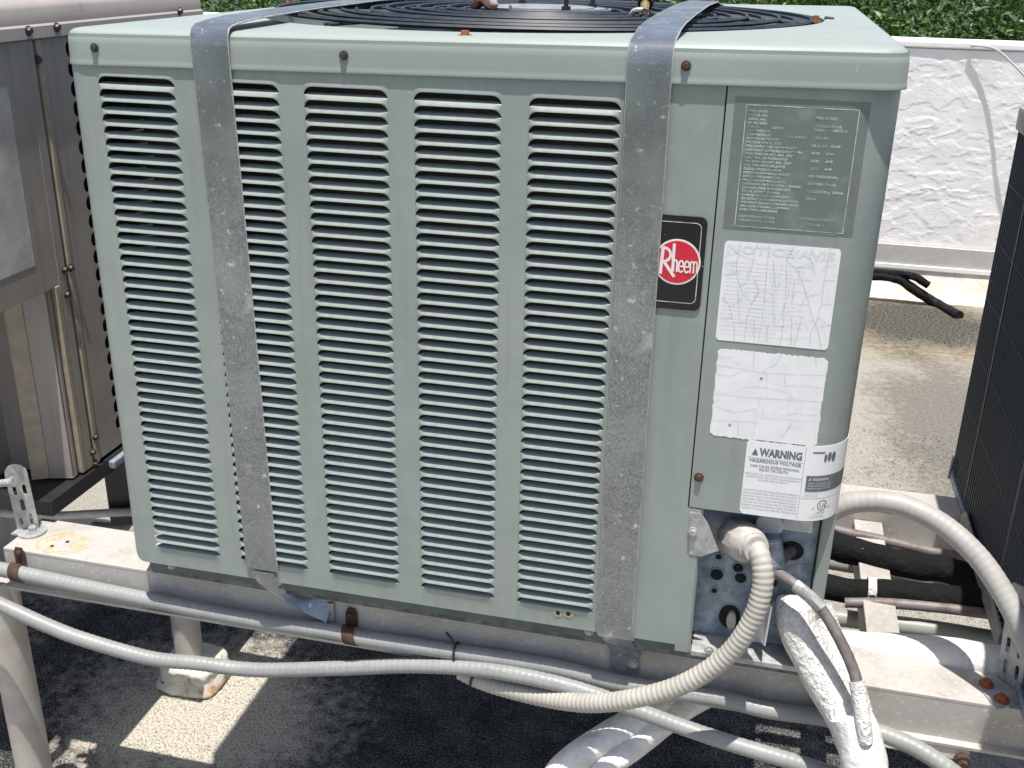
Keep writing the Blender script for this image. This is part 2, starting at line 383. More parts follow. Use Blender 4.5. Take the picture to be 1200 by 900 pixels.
# ------------------------------------------------------------------ roof, ground, parapet, trees
def rnd(a, b): return random.uniform(a, b)
roof = MB().box(-420, 620, -330, 297, -G-12, -G).build('roof', 'roof'); tagp(roof, kind='structure')
gm = mat('lawn', (0.05, 0.08, 0.03), 0.9, var=0.5, vscale=0.6)
gnd = MB().box(-60000, 60000, -60000, 60000, -420, -400).build('ground', gm); tagp(gnd, kind='structure')
bw = mat('render_wall', (0.6, 0.58, 0.54), 0.85, var=0.1, vscale=2)
bld = MB().box(-419, 619, -329, 296, -400, -G-12.3).build('building', bw)
tagp(bld, 'pale rendered building that carries the flat roof', 'building')

# loose granules lying on the roof under and beside the stand
gran = MB()
def stones(n, fx, size, m):
    for _ in range(n):
        x, y = fx(); s_ = size*rnd(.5, 1.4); a = rnd(0, PI)
        c, d = math.cos(a)*s_, math.sin(a)*s_
        m.add([(x+c, y+d, -G), (x-d, y+c, -G), (x-c, y-d, -G), (x+d, y-c, -G), (x+rnd(-.3,.3)*s_, y+rnd(-.3,.3)*s_, -G+s_*rnd(.4, .9))],
              [(0,1,4),(1,2,4),(2,3,4),(3,0,4)])
stones(15000, lambda: (rnd(-60, 70), rnd(8, 62)), 0.24, gran)
stones(9000, lambda: (rnd(48, 110), rnd(50, 150)), 0.30, gran)
tagp(gran.build('gravel', 'roof', fixn=False),
     'loose dark and pale granules scattered over the roof surface', 'gravel', kind='stuff')

YW = 262.0
pw = empty('parapet_wall', (80, YW, -G), 'white rough stucco parapet wall with a flashing strip at its foot', 'wall')
# trowelled stucco face as real relief
rows = []
z0s, z1s = -71.5, -13.6
nx, nz = 420, 190
for j in range(nz+1):
    z = z0s+(z1s-z0s)*j/nz; row = []
    for i in range(nx+1):
        x = 10+150*i/nx
        n1 = noise.fractal(Vector((x*.13, z*.20, 3.1)), 0.9, 2.1, 4)
        n2 = noise.noise(Vector((x*.09, z*.12, 9)))
        n3 = noise.noise(Vector((x*.55+20, z*.8, 1)))
        rg = 1-abs(noise.noise(Vector((x*.13+5, z*.26, 7+.3*n3))))*9
        pl = max(0, min(1, (n1+.12)*5)); h = .16*pl*pl*(3-2*pl) + .24*max(0, rg)*max(0, n2+.30) + .05*n3 + .2*n2
        e = min(1, (j)/6.0, (nz-j)/6.0)
        row.append((x, YW-0.55*h*max(e, 0), z))
    rows.append(row)
MB().grid(rows).build('stucco_face', 'stucco', pw, smooth=60)
MB().box(10.01, 159.99, YW+0.6, YW+14, -G, -13.2).build('wall_core', 'stucco', pw)
MB().box(-400, 10, YW, YW+14, -G, -13.2).box(160, 600, YW, YW+14, -G, -13.2).build('wall_run', 'stucco', pw)
MB().box(-400, 600, YW-0.7, YW+14.6, -13.2, -11.4, 0.4).build('coping', 'stucco', pw)
MB().box(-400, 600, YW-1.6, YW-0.1, -77.6, -71.5, 0.15).build('flashing', 'wallgrey', pw)
MB().box(-400, 600, YW-2.3, YW-0.1, -78.9, -77.6, 0.1).build('drip_edge', 'white', pw)
cant = MB()
rws = []
for j in range(13):
    t = j/12; r_ = []
    for i in range(120):
        x = -60+230*i/119
        y = YW-1.5-7.5*t**1.3 + 0.9*noise.noise(Vector((x*.15, t*3, 0)))*t
        z = -78.8-8.25*(1-(1-t)**1.6) + 0.25*noise.noise(Vector((x*.4, t*5, 4)))*(1 if j < 12 else 0)
        r_.append((x, y, z))
    rws.append(r_)
cant.grid(rws).build('cant_strip', mat('coated_cant', (0.66, 0.63, 0.57), 0.75, var=0.3, vscale=9, col2=(0.50, 0.46, 0.38), bump=0.5, bscale=50, bdist=0.005), pw, smooth=60)

leafs = {}
def crown_mesh(seed, n, leaf, R):
    random.seed(seed); vs = []; fs = []
    cl = [(Vector((rnd(-1, 1)*R*.75, rnd(-1, 1)*R*.75, rnd(-.8, 1)*R*.75)), rnd(.25, .5)*R) for _ in range(34)]
    for i in range(n):
        c, r = cl[int(random.random()**1.0*len(cl))]
        d = Vector((random.gauss(0,1), random.gauss(0,1), random.gauss(0,1))).normalized()
        p = c + d*r*(rnd(.35, 1)**.5)
        nrm = (d + Vector((rnd(-1,1), rnd(-1,1), rnd(-.4,1.4)))*.9).normalized()
        a = nrm.orthogonal().normalized(); a.rotate(Matrix.Rotation(rnd(0, 6.28), 3, nrm)); b = nrm.cross(a)
        l = leaf*rnd(.6, 1.3); w = l*.42
        k = len(vs)
        vs += [p-a*l*.5, p+b*w*.5+nrm*l*.06, p+a*l*.5, p-b*w*.5+nrm*l*.06]; fs.append((k, k+1, k+2, k+3))
    me = bpy.data.meshes.new('crown'); me.from_pydata([v*S for v in vs], [], fs); me.materials.append(MT['leaf']); return me
crowns = [crown_mesh(11+i, 60000, 4.2, 150) for i in range(2)]
def trunk_mesh(seed, H):
    random.seed(seed); m = MB()
    m.tube(spline([(0,0,0),(rnd(-8,8),rnd(-6,6),H*.35),(rnd(-14,14),rnd(-8,8),H*.7),(rnd(-20,20),rnd(-10,10),H)], 12), lambda d: 13-9*d/H, 9)
    for k in range(6):
        z = H*(.45+.08*k); a = k*1.9
        m.tube(spline([(0,0,z),(math.cos(a)*45, math.sin(a)*45, z+40),(math.cos(a)*90, math.sin(a)*90, z+95)], 14), lambda d: 5.5-d*.035, 7)
    me = bpy.data.meshes.new('trunk'); me.from_pydata([v*S for v in m.v], [], m.f); me.materials.append(MT['bark']); return me
trunks = [trunk_mesh(5+i, 300) for i in range(2)]
tree_spots = [(-330, 560, 'leftmost leafy tree beyond the parapet'), (-150, 500, 'dark leafy tree behind the brown unit and the parapet'),
              (20, 545, 'broad leafy tree beyond the parapet, behind the fan grille'),
              (170, 490, 'bright leafy tree rising beyond the parapet, right of the green unit'), (300, 545, 'leafy tree beyond the parapet, in the upper right corner'),
              (90, 720, 'far dark tree filling the gap between two nearer trees'), (250, 760, 'farther leafy tree behind the right of the parapet'),
              (440, 620, 'rightmost leafy tree beyond the parapet'), (-60, 740, 'farther leafy tree behind the left of the parapet')]
for i, (x, y, lab) in enumerate(tree_spots):
    t = empty('leafy_tree', (x, y, -400), lab, 'tree', 'trees beyond the parapet')
    t.rotation_euler.z = i*1.37
    for nm, me, zz in (('trunk', trunks[i % 2], 0), ('crown', crowns[i % 2], 305)):
        o = bpy.data.objects.new(nm, me); o.parent = t; o.location = (0, 0, zz*S); COL.objects.link(o)
        if nm == 'crown': o.scale = (1.15, 1.15, 0.95)
random.seed(3)

# ------------------------------------------------------------------ the stand
XL, XR = -37.5, 140.0
st = empty('equipment_stand', (13, 20, -G), 'weathered aluminium stand of channel beams on pipe legs', 'stand')
ZB = -49.0; BH = 4.6
def channel(y0, y1, ztop, x0=XL, x1=XR, open_front=True):
    t = .35
    m = MB()
    m.box(x0, x1, y0, y1, ztop-t, ztop, .06)
    m.box(x0, x1, y0+.02, y0+t, ztop-BH+t, ztop-t-.003, 0)
    m.box(x0, x1, y0-.75, y0+1.4, ztop-BH, ztop-BH+t-.003, .05)
    m.box(x0, x1, y1-t, y1-.02, ztop-BH, ztop-t-.003, 0)
    return m
channel(2.6, 9.2, ZB).build('front_beam', 'alu', st)
channel(36.8, 42.5, ZB, x0=-21).build('rear_beam', 'alu', st)
cb = MB().box(51.6, 54.8, 9.3, 36.75, ZB-4.8, ZB-1.6, .15); cb.build('cross_beam', 'alu', st)
MB().box(-36.2, -20.9, 29.5, 32.5, ZB-BH-1.2, ZB-BH+.6, .15).build('cross_beam', 'alu', st)
for x, y in ((atY(21, 800, 3.6).x, 3.6), (-34.9, 39.2), (100, 4.8), (100, 39.2)):
    if x < 0 and y > 30: x = atZ(225, 795, -G).x
    yy = y if y < 30 else atZ(225, 795, -G).y
    zt = ZB-BH if y < 30 else ZB-BH
    if y > 30 and x < 0:
        MB().tube([(x, yy, -G+.01), (x, yy, ZB-BH-1.0)], 1.95, 20).build('leg', 'alu_pipe', st, smooth=True)
    else:
        MB().tube([(x, yy, -G+.01), (x, yy, zt-.01)], 1.95, 20).build('leg', 'alu_pipe', st, smooth=True)
def pocket(x, y, lab):
    bm = bmesh.new(); bmesh.ops.create_icosphere(bm, subdivisions=5, radius=1)
    for v in bm.verts:
        q = Vector(v.co); m_ = (abs(q.x)**5+abs(q.y)**5+abs(q.z)**5)**.2; q = q/m_
        low = max(0, -q.z); fl = 1+.28*low
        k = 1+.05*noise.noise(q*2.2)+.03*noise.noise(q*6)
        v.co = Vector((q.x*4.0*fl*k+x, q.y*3.7*fl*k+y, -G+2.0+q.z*2.2*(1+.05*noise.noise(q*3))))
    m = MB().bm(bm).build('pitch_pocket', 'foot', None, smooth=60)
    return tagp(m, lab, 'leg base')
FT = atZ(225, 795, -G)
pocket(FT.x+.6, FT.y, 'rust stained cream block around the foot of the middle pipe leg')
pocket(atY(21, 800, 3.6).x, 3.6, 'cream block around the foot of the nearest pipe leg')

# rust ring and two small holes on the left end of the beam top
rs = mat('rust_ring', (0.50, 0.33, 0.17), 0.7, var=0.4, vscale=60, col2=(0.48, 0.42, 0.34)); rs2 = mat('pale_ring', (0.56, 0.54, 0.50), 0.7)
q = atZ(76, 636, ZB)
for (r0, r1, m_, h_) in ((1.1, 1.75, rs, .004), (2.0, 2.25, rs, .004)):
    R_ = []
    for rr_ in (r0, r1):
        R_.append([(q.x+math.cos(k*PI/20)*rr_*1.35*(1+.22*noise.noise(Vector((math.cos(k*PI/20)*1.5, math.sin(k*PI/20)*1.5, rr_)))),
                    q.y+math.sin(k*PI/20)*rr_*(1+.22*noise.noise(Vector((math.cos(k*PI/20)*1.5, math.sin(k*PI/20)*1.5, rr_+5)))), ZB+h_*5) for k in range(40)])
    MB().grid(R_, close=True).build('rust_ring', m_, st, fixn=False)
for px, py in ((79, 635), (61, 640)):
    p = atZ(px, py, ZB); MB().cyl((p.x, p.y, ZB+.01), (p.x, p.y, ZB+.03), .22, 12).build('bolt_hole', 'gap', st)

# ------------------------------------------------------------------ main unit
UX0, UX1, UD = -20.15, 46.0, 66.0
ac = empty('air_conditioner', (13.15, 33, -48.4), 'sage green outdoor air conditioner with louvered front strapped to the stand', 'air conditioner')
C0, CS, CW = -17.174, 9.1124, 6.9898
def bow(x):            # the pressed front is a little bellied
    t = max(0, min(1, (x+19)/52)); return -0.17+0.10*t**1.6
PEDGE = 33.75
HOOD = [(-0.235, -0.315), (-0.27, -0.29), (-0.255, -0.235), (-0.185, -0.12), (-0.10, 0.0)]      # (y, z) from lip to crease
BLADE = [(-0.10, 0.0), (0.0, 0.055), (0.17, 0.125), (0.46, 0.21)]                                # crease to inner edge
def us():
    e = [0, .015, .05, .11, .2, .33, .5, .75, 1.0]
    return e + [CW/2] + [CW-x for x in reversed(e)]
def shape(x):
    q = min(x, CW-x); a = min(1, q/.80); sz = math.sqrt(max(0, 1-(1-a)**2.2)); return min(1, (q/.55))**.8, sz
def hood_rows():
    out = []
    for x in us():
        sy, sz = shape(x)
        out.append([(x, y*sy, (-1+k/4)*(1-sz)+z*sz) for k, (y, z) in enumerate(HOOD)])
    return out
def blade_rows():
    out = []
    for x in us():
        sy, sz = shape(x)
        out.append([(x, y*sy, z*sz) for y, z in BLADE])
    return out
# NB: strip k spans from slot k (its inner top, z=-k) down to slot k+1 (its lip)
ROWS = 45
panel = MB()
# flat pillars between the columns, subdivided so that the belly shows
ztop, zbot = 2.6, -45.95
RC = 1.5
def pillar(x0, x1, z_hi, z_lo, n=3):
    rr = []
    for j in range(n+1):
        x = x0+(x1-x0)*j/n
        rr.append([(x, bow(x), z_lo+(z_hi-z_lo)*i/6) for i in range(7)])
    panel.grid(rr)
# left corner: arc into the side sheet
arc = []
for k in range(9):
    a = PI/2*k/8
    x = UX0+RC-RC*math.sin(a); y = bow(UX0)+RC-RC*math.cos(a)
    arc.append((x, y))
arc = arc[::-1]
rr = [[(UX0, UD-2, z) for z in (zbot+1.9, -20, ztop)], [(UX0, 2.5, z) for z in (zbot+1.9, -20, ztop)]]
for i, (x, y) in enumerate(arc): rr.append([(x, y, z) for z in (zbot+1.9*(i/8 if i < 8 else 1)*0+1.9*(1-math.sqrt(max(0, 1-(max(0, 1-(x-UX0)/RC))**2))), -20, ztop)])
panel.grid(rr)
pillar(UX0+RC, C0, ztop, zbot, 2)
for c in range(4): pillar(C0+c*CS+CW, C0+(c+1)*CS, ztop, zbot)
pillar(C0+4*CS+CW, PEDGE, ztop, zbot)
lv_mesh = None
for c in range(5):
    x0 = C0+c*CS; yb = bow(x0+CW/2)
    P_ = lambda p, zz: (x0+p[0], bow(x0+p[0])+p[1], zz+p[2])
    panel.grid([[(x0+p[0], bow(x0+p[0])+p[1]*.35, 1.0+p[2]) for p in r] + [(x0+r[0][0], bow(x0+r[0][0])-.02*shape(r[0][0])[0], 1.35), (x0+r[0][0], bow(x0+r[0][0]), 1.8), (x0+r[0][0], bow(x0+r[0][0]), ztop)] for r in hood_rows()])
    panel.grid([[P_(p, -44.0) for p in r] for r in blade_rows()])
    panel.grid([[(x0+x, bow(x0+x), zbot), (x0+x, bow(x0+x), -45.2), (x0+x, bow(x0+x)-.03*shape(x)[0], -44.55), (x0+x, bow(x0+x)-.10*shape(x)[0], -44.0)] for x in us()])
# return flange along the bottom and small corner radius
panel.grid([[(x, bow(x) if x > UX0+1 else bow(x)+.1, zbot) for x in (UX0+RC, 0, 12, 24, PEDGE)], [(x, 1.2, zbot-.15) for x in (UX0+RC, 0, 12, 24, PEDGE)]])
pn = panel.build('louvered_panel', 'paint', ac, smooth=50, fixn=False)
for p in pn.data.polygons: pass
b = MB().grid(hood_rows()).grid(blade_rows())
for c in range(5):
    for r in range(ROWS-1):
        if lv_mesh is None:
            me = bpy.data.meshes.new('louver'); me.from_pydata([v*S for v in b.v], [], b.f); me.materials.append(MT['paint'])
            me.shade_smooth(); me.set_sharp_from_angle(angle=math.radians(60)); lv_mesh = me
        o = bpy.data.objects.new('louver', lv_mesh); COL.objects.link(o); o.parent = pn
        x0 = C0+c*CS
        o.location = W((x0, bow(x0+CW/2), -r)) - worldloc(ac)
# screw holes in the lower edge of the panel
for px, py in ((654, 718), (666, 719)):
    q = atY(px, py, bow(24)-.02); MB().cyl((q.x, bow(24)-.07, q.z), (q.x, bow(24)+.3, q.z), .22, 14).build('screw_hole', 'gap', ac)
    MB().prism([(q.x+.42*math.cos(a*.5)*rnd(.8, 1.25), q.z-.05+.36*math.sin(a*.5)*rnd(.8, 1.25)) for a in range(13)], bow(24)-.06, bow(24)-.003).build('rust_mark', mat('rust_stain', (0.42, 0.33, 0.22), 0.7), ac)
# solid part right of the louvers down to the pan, then the coil behind
MB().box(UX0+1.4, UX1-1.4, 3.4, 4.4, -46, 2.0).build('coil', 'coil', ac)
MB().box(UX0+2.2, UX0+2.6, 4.5, UD-4, -46, 2.0).build('coil', 'coil', ac)
MB().box(UX0+.6, UX1-.6, 4.6, UD-.6, -47.6, -46.2).build('inner_floor', 'gap', ac)
gw = MB()
for k in range(14):
    z = -1-k*1.0-rnd(0, .3); x = UX0+4.0+rnd(-.4, .6)
    gw.cyl((x-1.5, 3.1, z-.5), (x+rnd(.5, 1.6), 2.3, z+rnd(-.05, .2)), .10, 5)
gw.build('glint_wires', 'galv_light', ac)  # bright wire bits added for the glints behind the first louver column

# service cover on the right front corner
RC2 = 3.4; CY = -0.10
def corner(u):       # arc length u measured along x from x=0 -> point on the front, round the corner and along the side
    s0 = UX1-RC2; L = RC2*PI/2
    if u <= s0: return u, CY, 0.0, -1.0
    if u <= s0+L:
        a = (u-s0)/RC2; return s0+RC2*math.sin(a), CY+RC2-RC2*math.cos(a), math.sin(a), -math.cos(a)
    return UX1, CY+RC2+(u-s0-L), 1.0, 0.0
def onC(off):
    def f(u, v):
        x, y, nx_, ny_ = corner(u); return (x+nx_*off, y+ny_*off, v)
    return f
ulist = [PEDGE+.12, 36, 39, 42, UX1-RC2] + [UX1-RC2+RC2*PI/2*k/14 for k in range(1, 15)] + [UX1+8, UX1+62]
CB = -32.05
cover = MB(); fC = onC(0)
zs = [CB, -31.7, -22, -10, ztop]
cover.grid([[fC(u, z) for z in zs] for u in ulist if u < UX1+20])
# folded lower lip and left return
cover.grid([[fC(u, CB) for u in ulist[:-1]], [onC(-1.0)(u, CB-.05) for u in ulist[:-1]]])
cover.grid([[(PEDGE+.12, CY, z) for z in zs], [(PEDGE+.12, CY+1.4, z) for z in zs]])
cv = cover.build('service_cover', 'paint', ac, smooth=50)
cover2 = MB().grid([[fC(u, z) for z in (CB+.2, ztop)] for u in (UX1+9, UX1+66)])
MB().box(UX1-.25, UX1-.02, 9.1, UD, -46, ztop-.2).box(UX1-.27, UX1-.04, 6.5, 9.1, -46, CB-.05).build('side_panel', 'paint', ac)
MB().box(UX0, UX1, UD-.3, UD, -46, ztop-.2).build('rear_panel', 'paint', ac)
# seam groove between panel and cover
MB().box(PEDGE-.01, PEDGE+.13, .05, 1.5, -46, ztop).build('seam', 'gap', ac)
# continuation of the front sheet left of the control recess
MB().grid([[(x, y, z) for z in (-46.6, -40, CB-.1)] for x, y in ((PEDGE, bow(PEDGE)), (34.9, bow(PEDGE)), (35.1, bow(PEDGE)+.25), (35.1, 3.2))]).build('panel_return', 'paint', ac, solid=.06)
# screws on the cover
def screw(p, parent, m='screw', r=.36, n=Vector((0, -1, 0)), head=.22, name='screw'):
    p = Vector(p); b_ = MB(); b_.cyl(p, p+n*.10, r*1.35, 14); b_.cyl(p+n*.10, p+n*(.10+head), r, 6, r*.85)
    return b_.build(name, m, parent)
q = atY(819, 559, bow(PEDGE)); screw((q.x, bow(PEDGE), q.z), ac, 'rust', .3)

# ---- the cap
cap = MB(); CR = 2.1; CY0 = -0.27; CX0, CX1, CD = UX0-.30, UX1+.15, UD+.6
def outline(inset, n=10):
    x0, x1, y0, y1 = CX0+inset, CX1-inset, CY0+inset, CD-inset; r = max(.3, CR-inset); out = []
    for cx, cy, a0 in ((x1-r, y0+r, -PI/2), (x1-r, y1-r, 0), (x0+r, y1-r, PI/2), (x0+r, y0+r, PI)):
        for k in range(n+1):
            a = a0+k*PI/2/n; out.append((cx+r*math.cos(a), cy+r*math.sin(a)))
        # extra points along the straights
        nxt = {0: ((x1, y0+r), (x1, y1-r)), 1: ((x1-r, y1), (x0+r, y1)), 2: ((x0, y1-r), (x0, y0+r)), 3: ((x0+r, y0), (x1-r, y0))}
        i = [(x1-r, y0+r), (x1-r, y1-r), (x0+r, y1-r), (x0+r, y0+r)].index((cx, cy))
        (ax, ay), (bx, by) = nxt[i]
        for k in range(1, 18): out.append((ax+(bx-ax)*k/18, ay+(by-ay)*k/18))
    return out
FX, FY, FR = 13.2, 32.6, 27.9
secs = [(-.06, 1.92), (-.08, 1.98), (-.02, 2.2), (0, 2.5), (0.02, 3.6), (.08, 4.1), (.26, 4.5), (.6, 4.70), (1.1, 4.78)]
rings = [[(x, y, z) for x, y in outline(i)] for i, z in secs]
N_ = len(rings[0])
inner = []
for (x, y, z) in rings[-1]:
    a = math.atan2(y-FY, x-FX); inner.append((a, (x, y)))
def fanpt(a, r, z): return (FX+r*math.cos(a), FY+r*math.sin(a), z)
for t in (.35, .7): rings.append([tuple(Vector((x, y, 4.78+.05*t)).lerp(Vector(fanpt(a, FR, 4.78+.05*t)), t)) for a, (x, y) in inner])
rings.append([fanpt(a, FR+.25, 4.86) for a, _ in inner]); rings.append([fanpt(a, FR, 4.78) for a, _ in inner]); rings.append([fanpt(a, FR-.1, 3.2) for a, _ in inner])
rings.append([fanpt(a, FR-.6, 1.6) for a, _ in inner])
cap.grid(rings, close=True)
# underside of the skirt
cap.grid([[(x, y, 1.92) for x, y in outline(-.06)], [(x, y, 2.0) for x, y in outline(.02)], [(x, y, 4.4) for x, y in outline(.1)]], close=True)
def tilt(p): return (p[0], p[1], p[2]+(p[0]-13)*.014)     # the cover sits slightly askew
cap.v = [Vector(tilt(v)) for v in cap.v]
cp = cap.build('top_cover', 'paint_top', ac, smooth=45, fixn=False)
for px, py, m in ((111, 56, 'screw'), (403, 65, 'screw'), (804, 77, 'rust')):
    q = atY(px, py, CY0); screw((q.x, CY0+.01, q.z), cp, m, .27, head=.22)
screw(atZ(545, 42, 4.75), ac, 'rust_orange', .40, Vector((0, 0, 1)), .3)
q = atZ(956, 26, 5.2); screw(q, ac, 'rust_orange', .32, Vector((0, 0, 1)), .5)
q = atZ(339, 8, 4.7); screw(q, ac, 'rust_orange', .42, Vector((0, 0, 1)), .5)
MB().cyl(fanpt(0, 0, -20), fanpt(0, 0, -20.2), 27, 48).build('fan_well', 'gap', ac)

# ---- fan guard: rings of black wire on a slight dome, plus radial stays and hub
gd = empty('x', (0, 0, 0), None, None); bpy.data.objects.remove(gd)
def dome(r): return 5.0 + .30*(1-(r/FR)**2)
def ringmesh(r, w, seg):
    z = dome(r)+(.10 if int(r*2) % 2 else -.08); n = 5; vs = []; fs = []
    for i in range(seg):
        a = 2*PI*i/seg
        for k in range(n):
            b_ = 2*PI*k/n; q = r+w*math.cos(b_); vs.append((FX+q*math.cos(a), FY+q*math.sin(a), z+w*math.sin(b_)))
    for i in range(seg):
        for k in range(n):
            fs.append((i*n+k, i*n+(k+1)%n, ((i+1)%seg)*n+(k+1)%n, ((i+1)%seg)*n+k))
    return vs, fs
rad = MB()
for k in range(6):
    a = 2*PI*k/6+.02
    for da in (-.012, .012):
        rad.tube([fanpt(a+da*FR/max(r, 4), r, dome(r)-.22) for r in (6.0, 12, 18, 23, 27.9)], .15, 6)
rad.tube([fanpt(2*PI*k/6+.02, 27.9, 5.3) for k in (0,)] + [fanpt(.02, 28.8, 5.2)], .22, 6)
gr = rad.build('fan_guard', 'black_wire', ac, smooth=True)
r = 6.6
while r < FR+.3:
    vs, fs = ringmesh(r, .20 if r < FR-.5 else .26, 96); MB().add(vs, fs).build('guard_ring', 'black_wire', gr, smooth=True); r += 1.55
MB().cyl((FX, FY, 5.1), (FX, FY, 5.5), 7.0, 40).cyl((FX, FY, 5.5), (FX, FY, 5.62), 5.2, 32).cyl((FX, FY, -6), (FX, FY, 5.0), 5.4, 28).build('motor_mount', 'hub', ac, smooth=True)
for a in range(4):
    p = fanpt(a*PI/2-.95, 5.6, 5.5); MB().cyl(p, (p[0], p[1], 8.6), .24, 8).cyl((p[0], p[1], 5.5), (p[0], p[1], 5.9), .5, 6).build('mounting_bolt', 'black', ac)
bl = MB()
for k in range(3):
    a0 = k*2*PI/3+.6; R_ = []
    for i in range(7):
        r_ = 5.3+(25-5.3)*i/6; w = .42-.012*i
        R_.append([fanpt(a0+w*j/4*2-w, r_, -1.8+1.8*(j/4-.5)*2) for j in range(5)])
    bl.grid(R_)
bl.build('fan_blades', 'navy', ac, smooth=60, solid=.15)
# rusty lead hole, small whitish hook and a brass tip lying on the guard
hk = atY(750, 20, 24.5)
t = MB().tube(spline([hk+Vector(v) for v in ((-1.0, .3, -.3), (-.6, 0, .5), (.3, -.2, .6), (.6, -.1, .2), (.2, 0, -.3))], .15), .26, 8).build('wire_hook', 'fitting', None, smooth=True)
tagp(t, 'small off-white hooked wire end resting on the fan guard beside the right strap', 'wire end')
bt = atY(757, 10, 25)
t = empty('capped_lead', bt, 'short black lead with a brass tip lying on the fan guard', 'lead')
MB().cyl(bt+Vector((-.3, 2.8, 1.0)), bt+Vector((-.2, .8, .3)), .9, 14, .7).build('black_sleeve', 'rubber', t, smooth=True)
MB().cyl(bt+Vector((-.2, .8, .3)), bt+Vector((0, -.9, -.25)), .48, 12, .32).build('brass_tip', 'brass', t, smooth=True)
rb = atY(566, 11, 27)
MB().tube(spline([rb+Vector(v) for v in ((-1.2, 1.0, .2), (0, .2, .8), (.9, -.5, .3), (1.8, -1.0, .15))], .2), .5, 8, wob=.5).build('rusty_lead', 'rust', ac, smooth=True)
MB().tube(spline([rb+Vector(v) for v in ((.9, 2.8, 2.6), (.8, 1.0, 1.4), (1.4, -.6, .3), (3.0, -1.0, .15))], .2), .42, 8).build('motor_lead', 'hub', ac, smooth=True)

# ---- base pan
pan = MB(); pan.box(UX0+1.6, UX1-1.2, .7, UD-1, -47.75, -47.02, .1)
pan.build('base_pan', mat('dull_galvanised', (0.17, 0.18, 0.19), 0.55, metal=0.3, var=0.5, vscale=50, col2=(0.07, 0.075, 0.08)), ac)
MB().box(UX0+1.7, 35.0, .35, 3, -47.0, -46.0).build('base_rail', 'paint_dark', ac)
for px, py in ((200, 662), (873, 742)):
    pass
for x in (-14, 12, 40):
    for y in (5.0, 39.0): MB().box(x-1.6, x+1.6, y-1.6, y+1.6, ZB+.02, -47.8, .1).build('rubber_foot', 'rubber', ac)
for px, py in ((202, 661), (691, 735), (832, 752)):
    q = atY(px, py, .5); screw((q.x, .34, max(-46.7, min(-46.3, q.z))), ac, 'galv_light', .3)

# ---- control recess
YR = 3.0
ck = MB()
# recessed plate with knockouts built as a grid of cells minus holes -> simple plate + dark cups set proud
MB().box(35.0, 44.75, YR, YR+.15, -46.4, -31.9).build('control_plate', 'galv_blue', ac)
def knock(px, py, rx, rz=None, plug=False, y=YR):
    q = atY(px, py, y); rz = rz or rx; m = MB()
    pts = [(q.x+rx*math.cos(a*PI/12), q.z+rz*math.sin(a*PI/12)) for a in range(24)]
    m.prism(pts, y-.02, y+.02); m.build('knockout', 'gap', ac)
    rim = [[(q.x+(rx+d)*math.cos(a*PI/12), y-e, q.z+(rz+d)*math.sin(a*PI/12)) for a in range(24)] for d, e in ((0, .02), (.03, .07), (.13, .07), (.17, .0))]
    MB().grid(rim, close=True).build('knockout_rim', 'galv_blue', ac, smooth=True)
for a in ((842, 652, .26), (840, 673, .56), (868, 677, .5), (837, 692, .24), (865, 665, .45), (855, 722, .95, 1.25), (938, 703, .95, .8)): knock(*a)
q = atY(857, 725, YR-.1); MB().prism([(q.x+.42*math.cos(a*PI/12), q.z+.85*math.sin(a*PI/12)) for a in range(24)], YR-.5, YR-.03).build('plastic_bushing', 'fitting', ac)
q = atY(902, 612, YR-.3); MB().cyl((q.x, YR-.9, q.z), (q.x, YR-.02, q.z), 1.15, 20).build('white_plug', 'wrap_smooth', ac, smooth=True)
q = atY(915, 618, YR-.3); MB().box(q.x-1.2, q.x+2.6, YR-.5, YR-.02, q.z-.1, q.z+1.1, .1).build('white_plug', 'wrap_smooth', ac)
# copper stub out of a hole
knock(928, 645, 1.0, .95)
q = atY(928, 646, YR); MB().cyl((q.x, YR+.4, q.z), (q.x-.9, YR-1.3, q.z-.15), .55, 16).build('copper_stub', 'copper', ac, smooth=True)
# service valve and mounting angle
q = atY(906, 645, 1.6)
v = MB(); v.obox(q, (.85, .25, .1), (0, .9, 0), (-.35, 0, 1.35), .12); v.obox(q+Vector((-.1, -.5, -1.7)), (.55, 0, .1), (0, .5, 0), (0, 0, .8), .1)
v.build('service_valve', 'galv_blue', ac)
q = atY(905, 668, 1.2); MB().cyl(q+Vector((-.4, .3, .9)), q+Vector((.4, -.1, -.4)), .6, 14).build('valve_stem', 'copper', ac, smooth=True)
# folded triangular bracket at the upper left of the recess
pts = [atY(x, y, .2) for x, y in ((809, 598), (822, 600), (830, 612), (842, 643), (822, 650), (808, 647))]
b_ = MB(); b_.add([(p.x, .0, p.z) for p in pts]+[(p.x, -.14, p.z) for p in pts], [tuple(range(6)), tuple(range(11, 5, -1))]+[(k, (k+1)%6, 6+(k+1)%6, 6+k) for k in range(6)])
tb = b_.build('gusset_bracket', 'galv_light', ac)
q = atY(812, 623, -.14); screw((q.x, -.14, q.z), ac, 'galv_light', .32)
# angled tab hanging below the plate
pts = [atY(x, y, yy) for x, y, yy in ((899, 706, 2.2), (905, 712, .6), (897, 757, -.2), (886, 742, 1.8))]
MB().add([tuple(p) for p in pts], [(0, 1, 2, 3)]).build('bent_tab', 'galv_light', ac, solid=.16, fixn=False)
# flange under the plate
MB().box(35.2, 45.2, .1, 3.2, -47.0, -46.45, .1).build('pan_lip', 'galv_light', ac)
for px in (905, ):
    for py in (690, ): pass
MB().box(40.0, 41.2, 1.6, 3.0, -45.6, -38.2, .1).build('valve_angle', 'galv_blue', ac)
q = atY(908, 683, 1.55); MB().prism([(q.x+.22*math.cos(a*PI/6), q.z+.42*math.sin(a*PI/6)) for a in range(12)], 1.55, 1.59).build('slot', 'gap', ac)
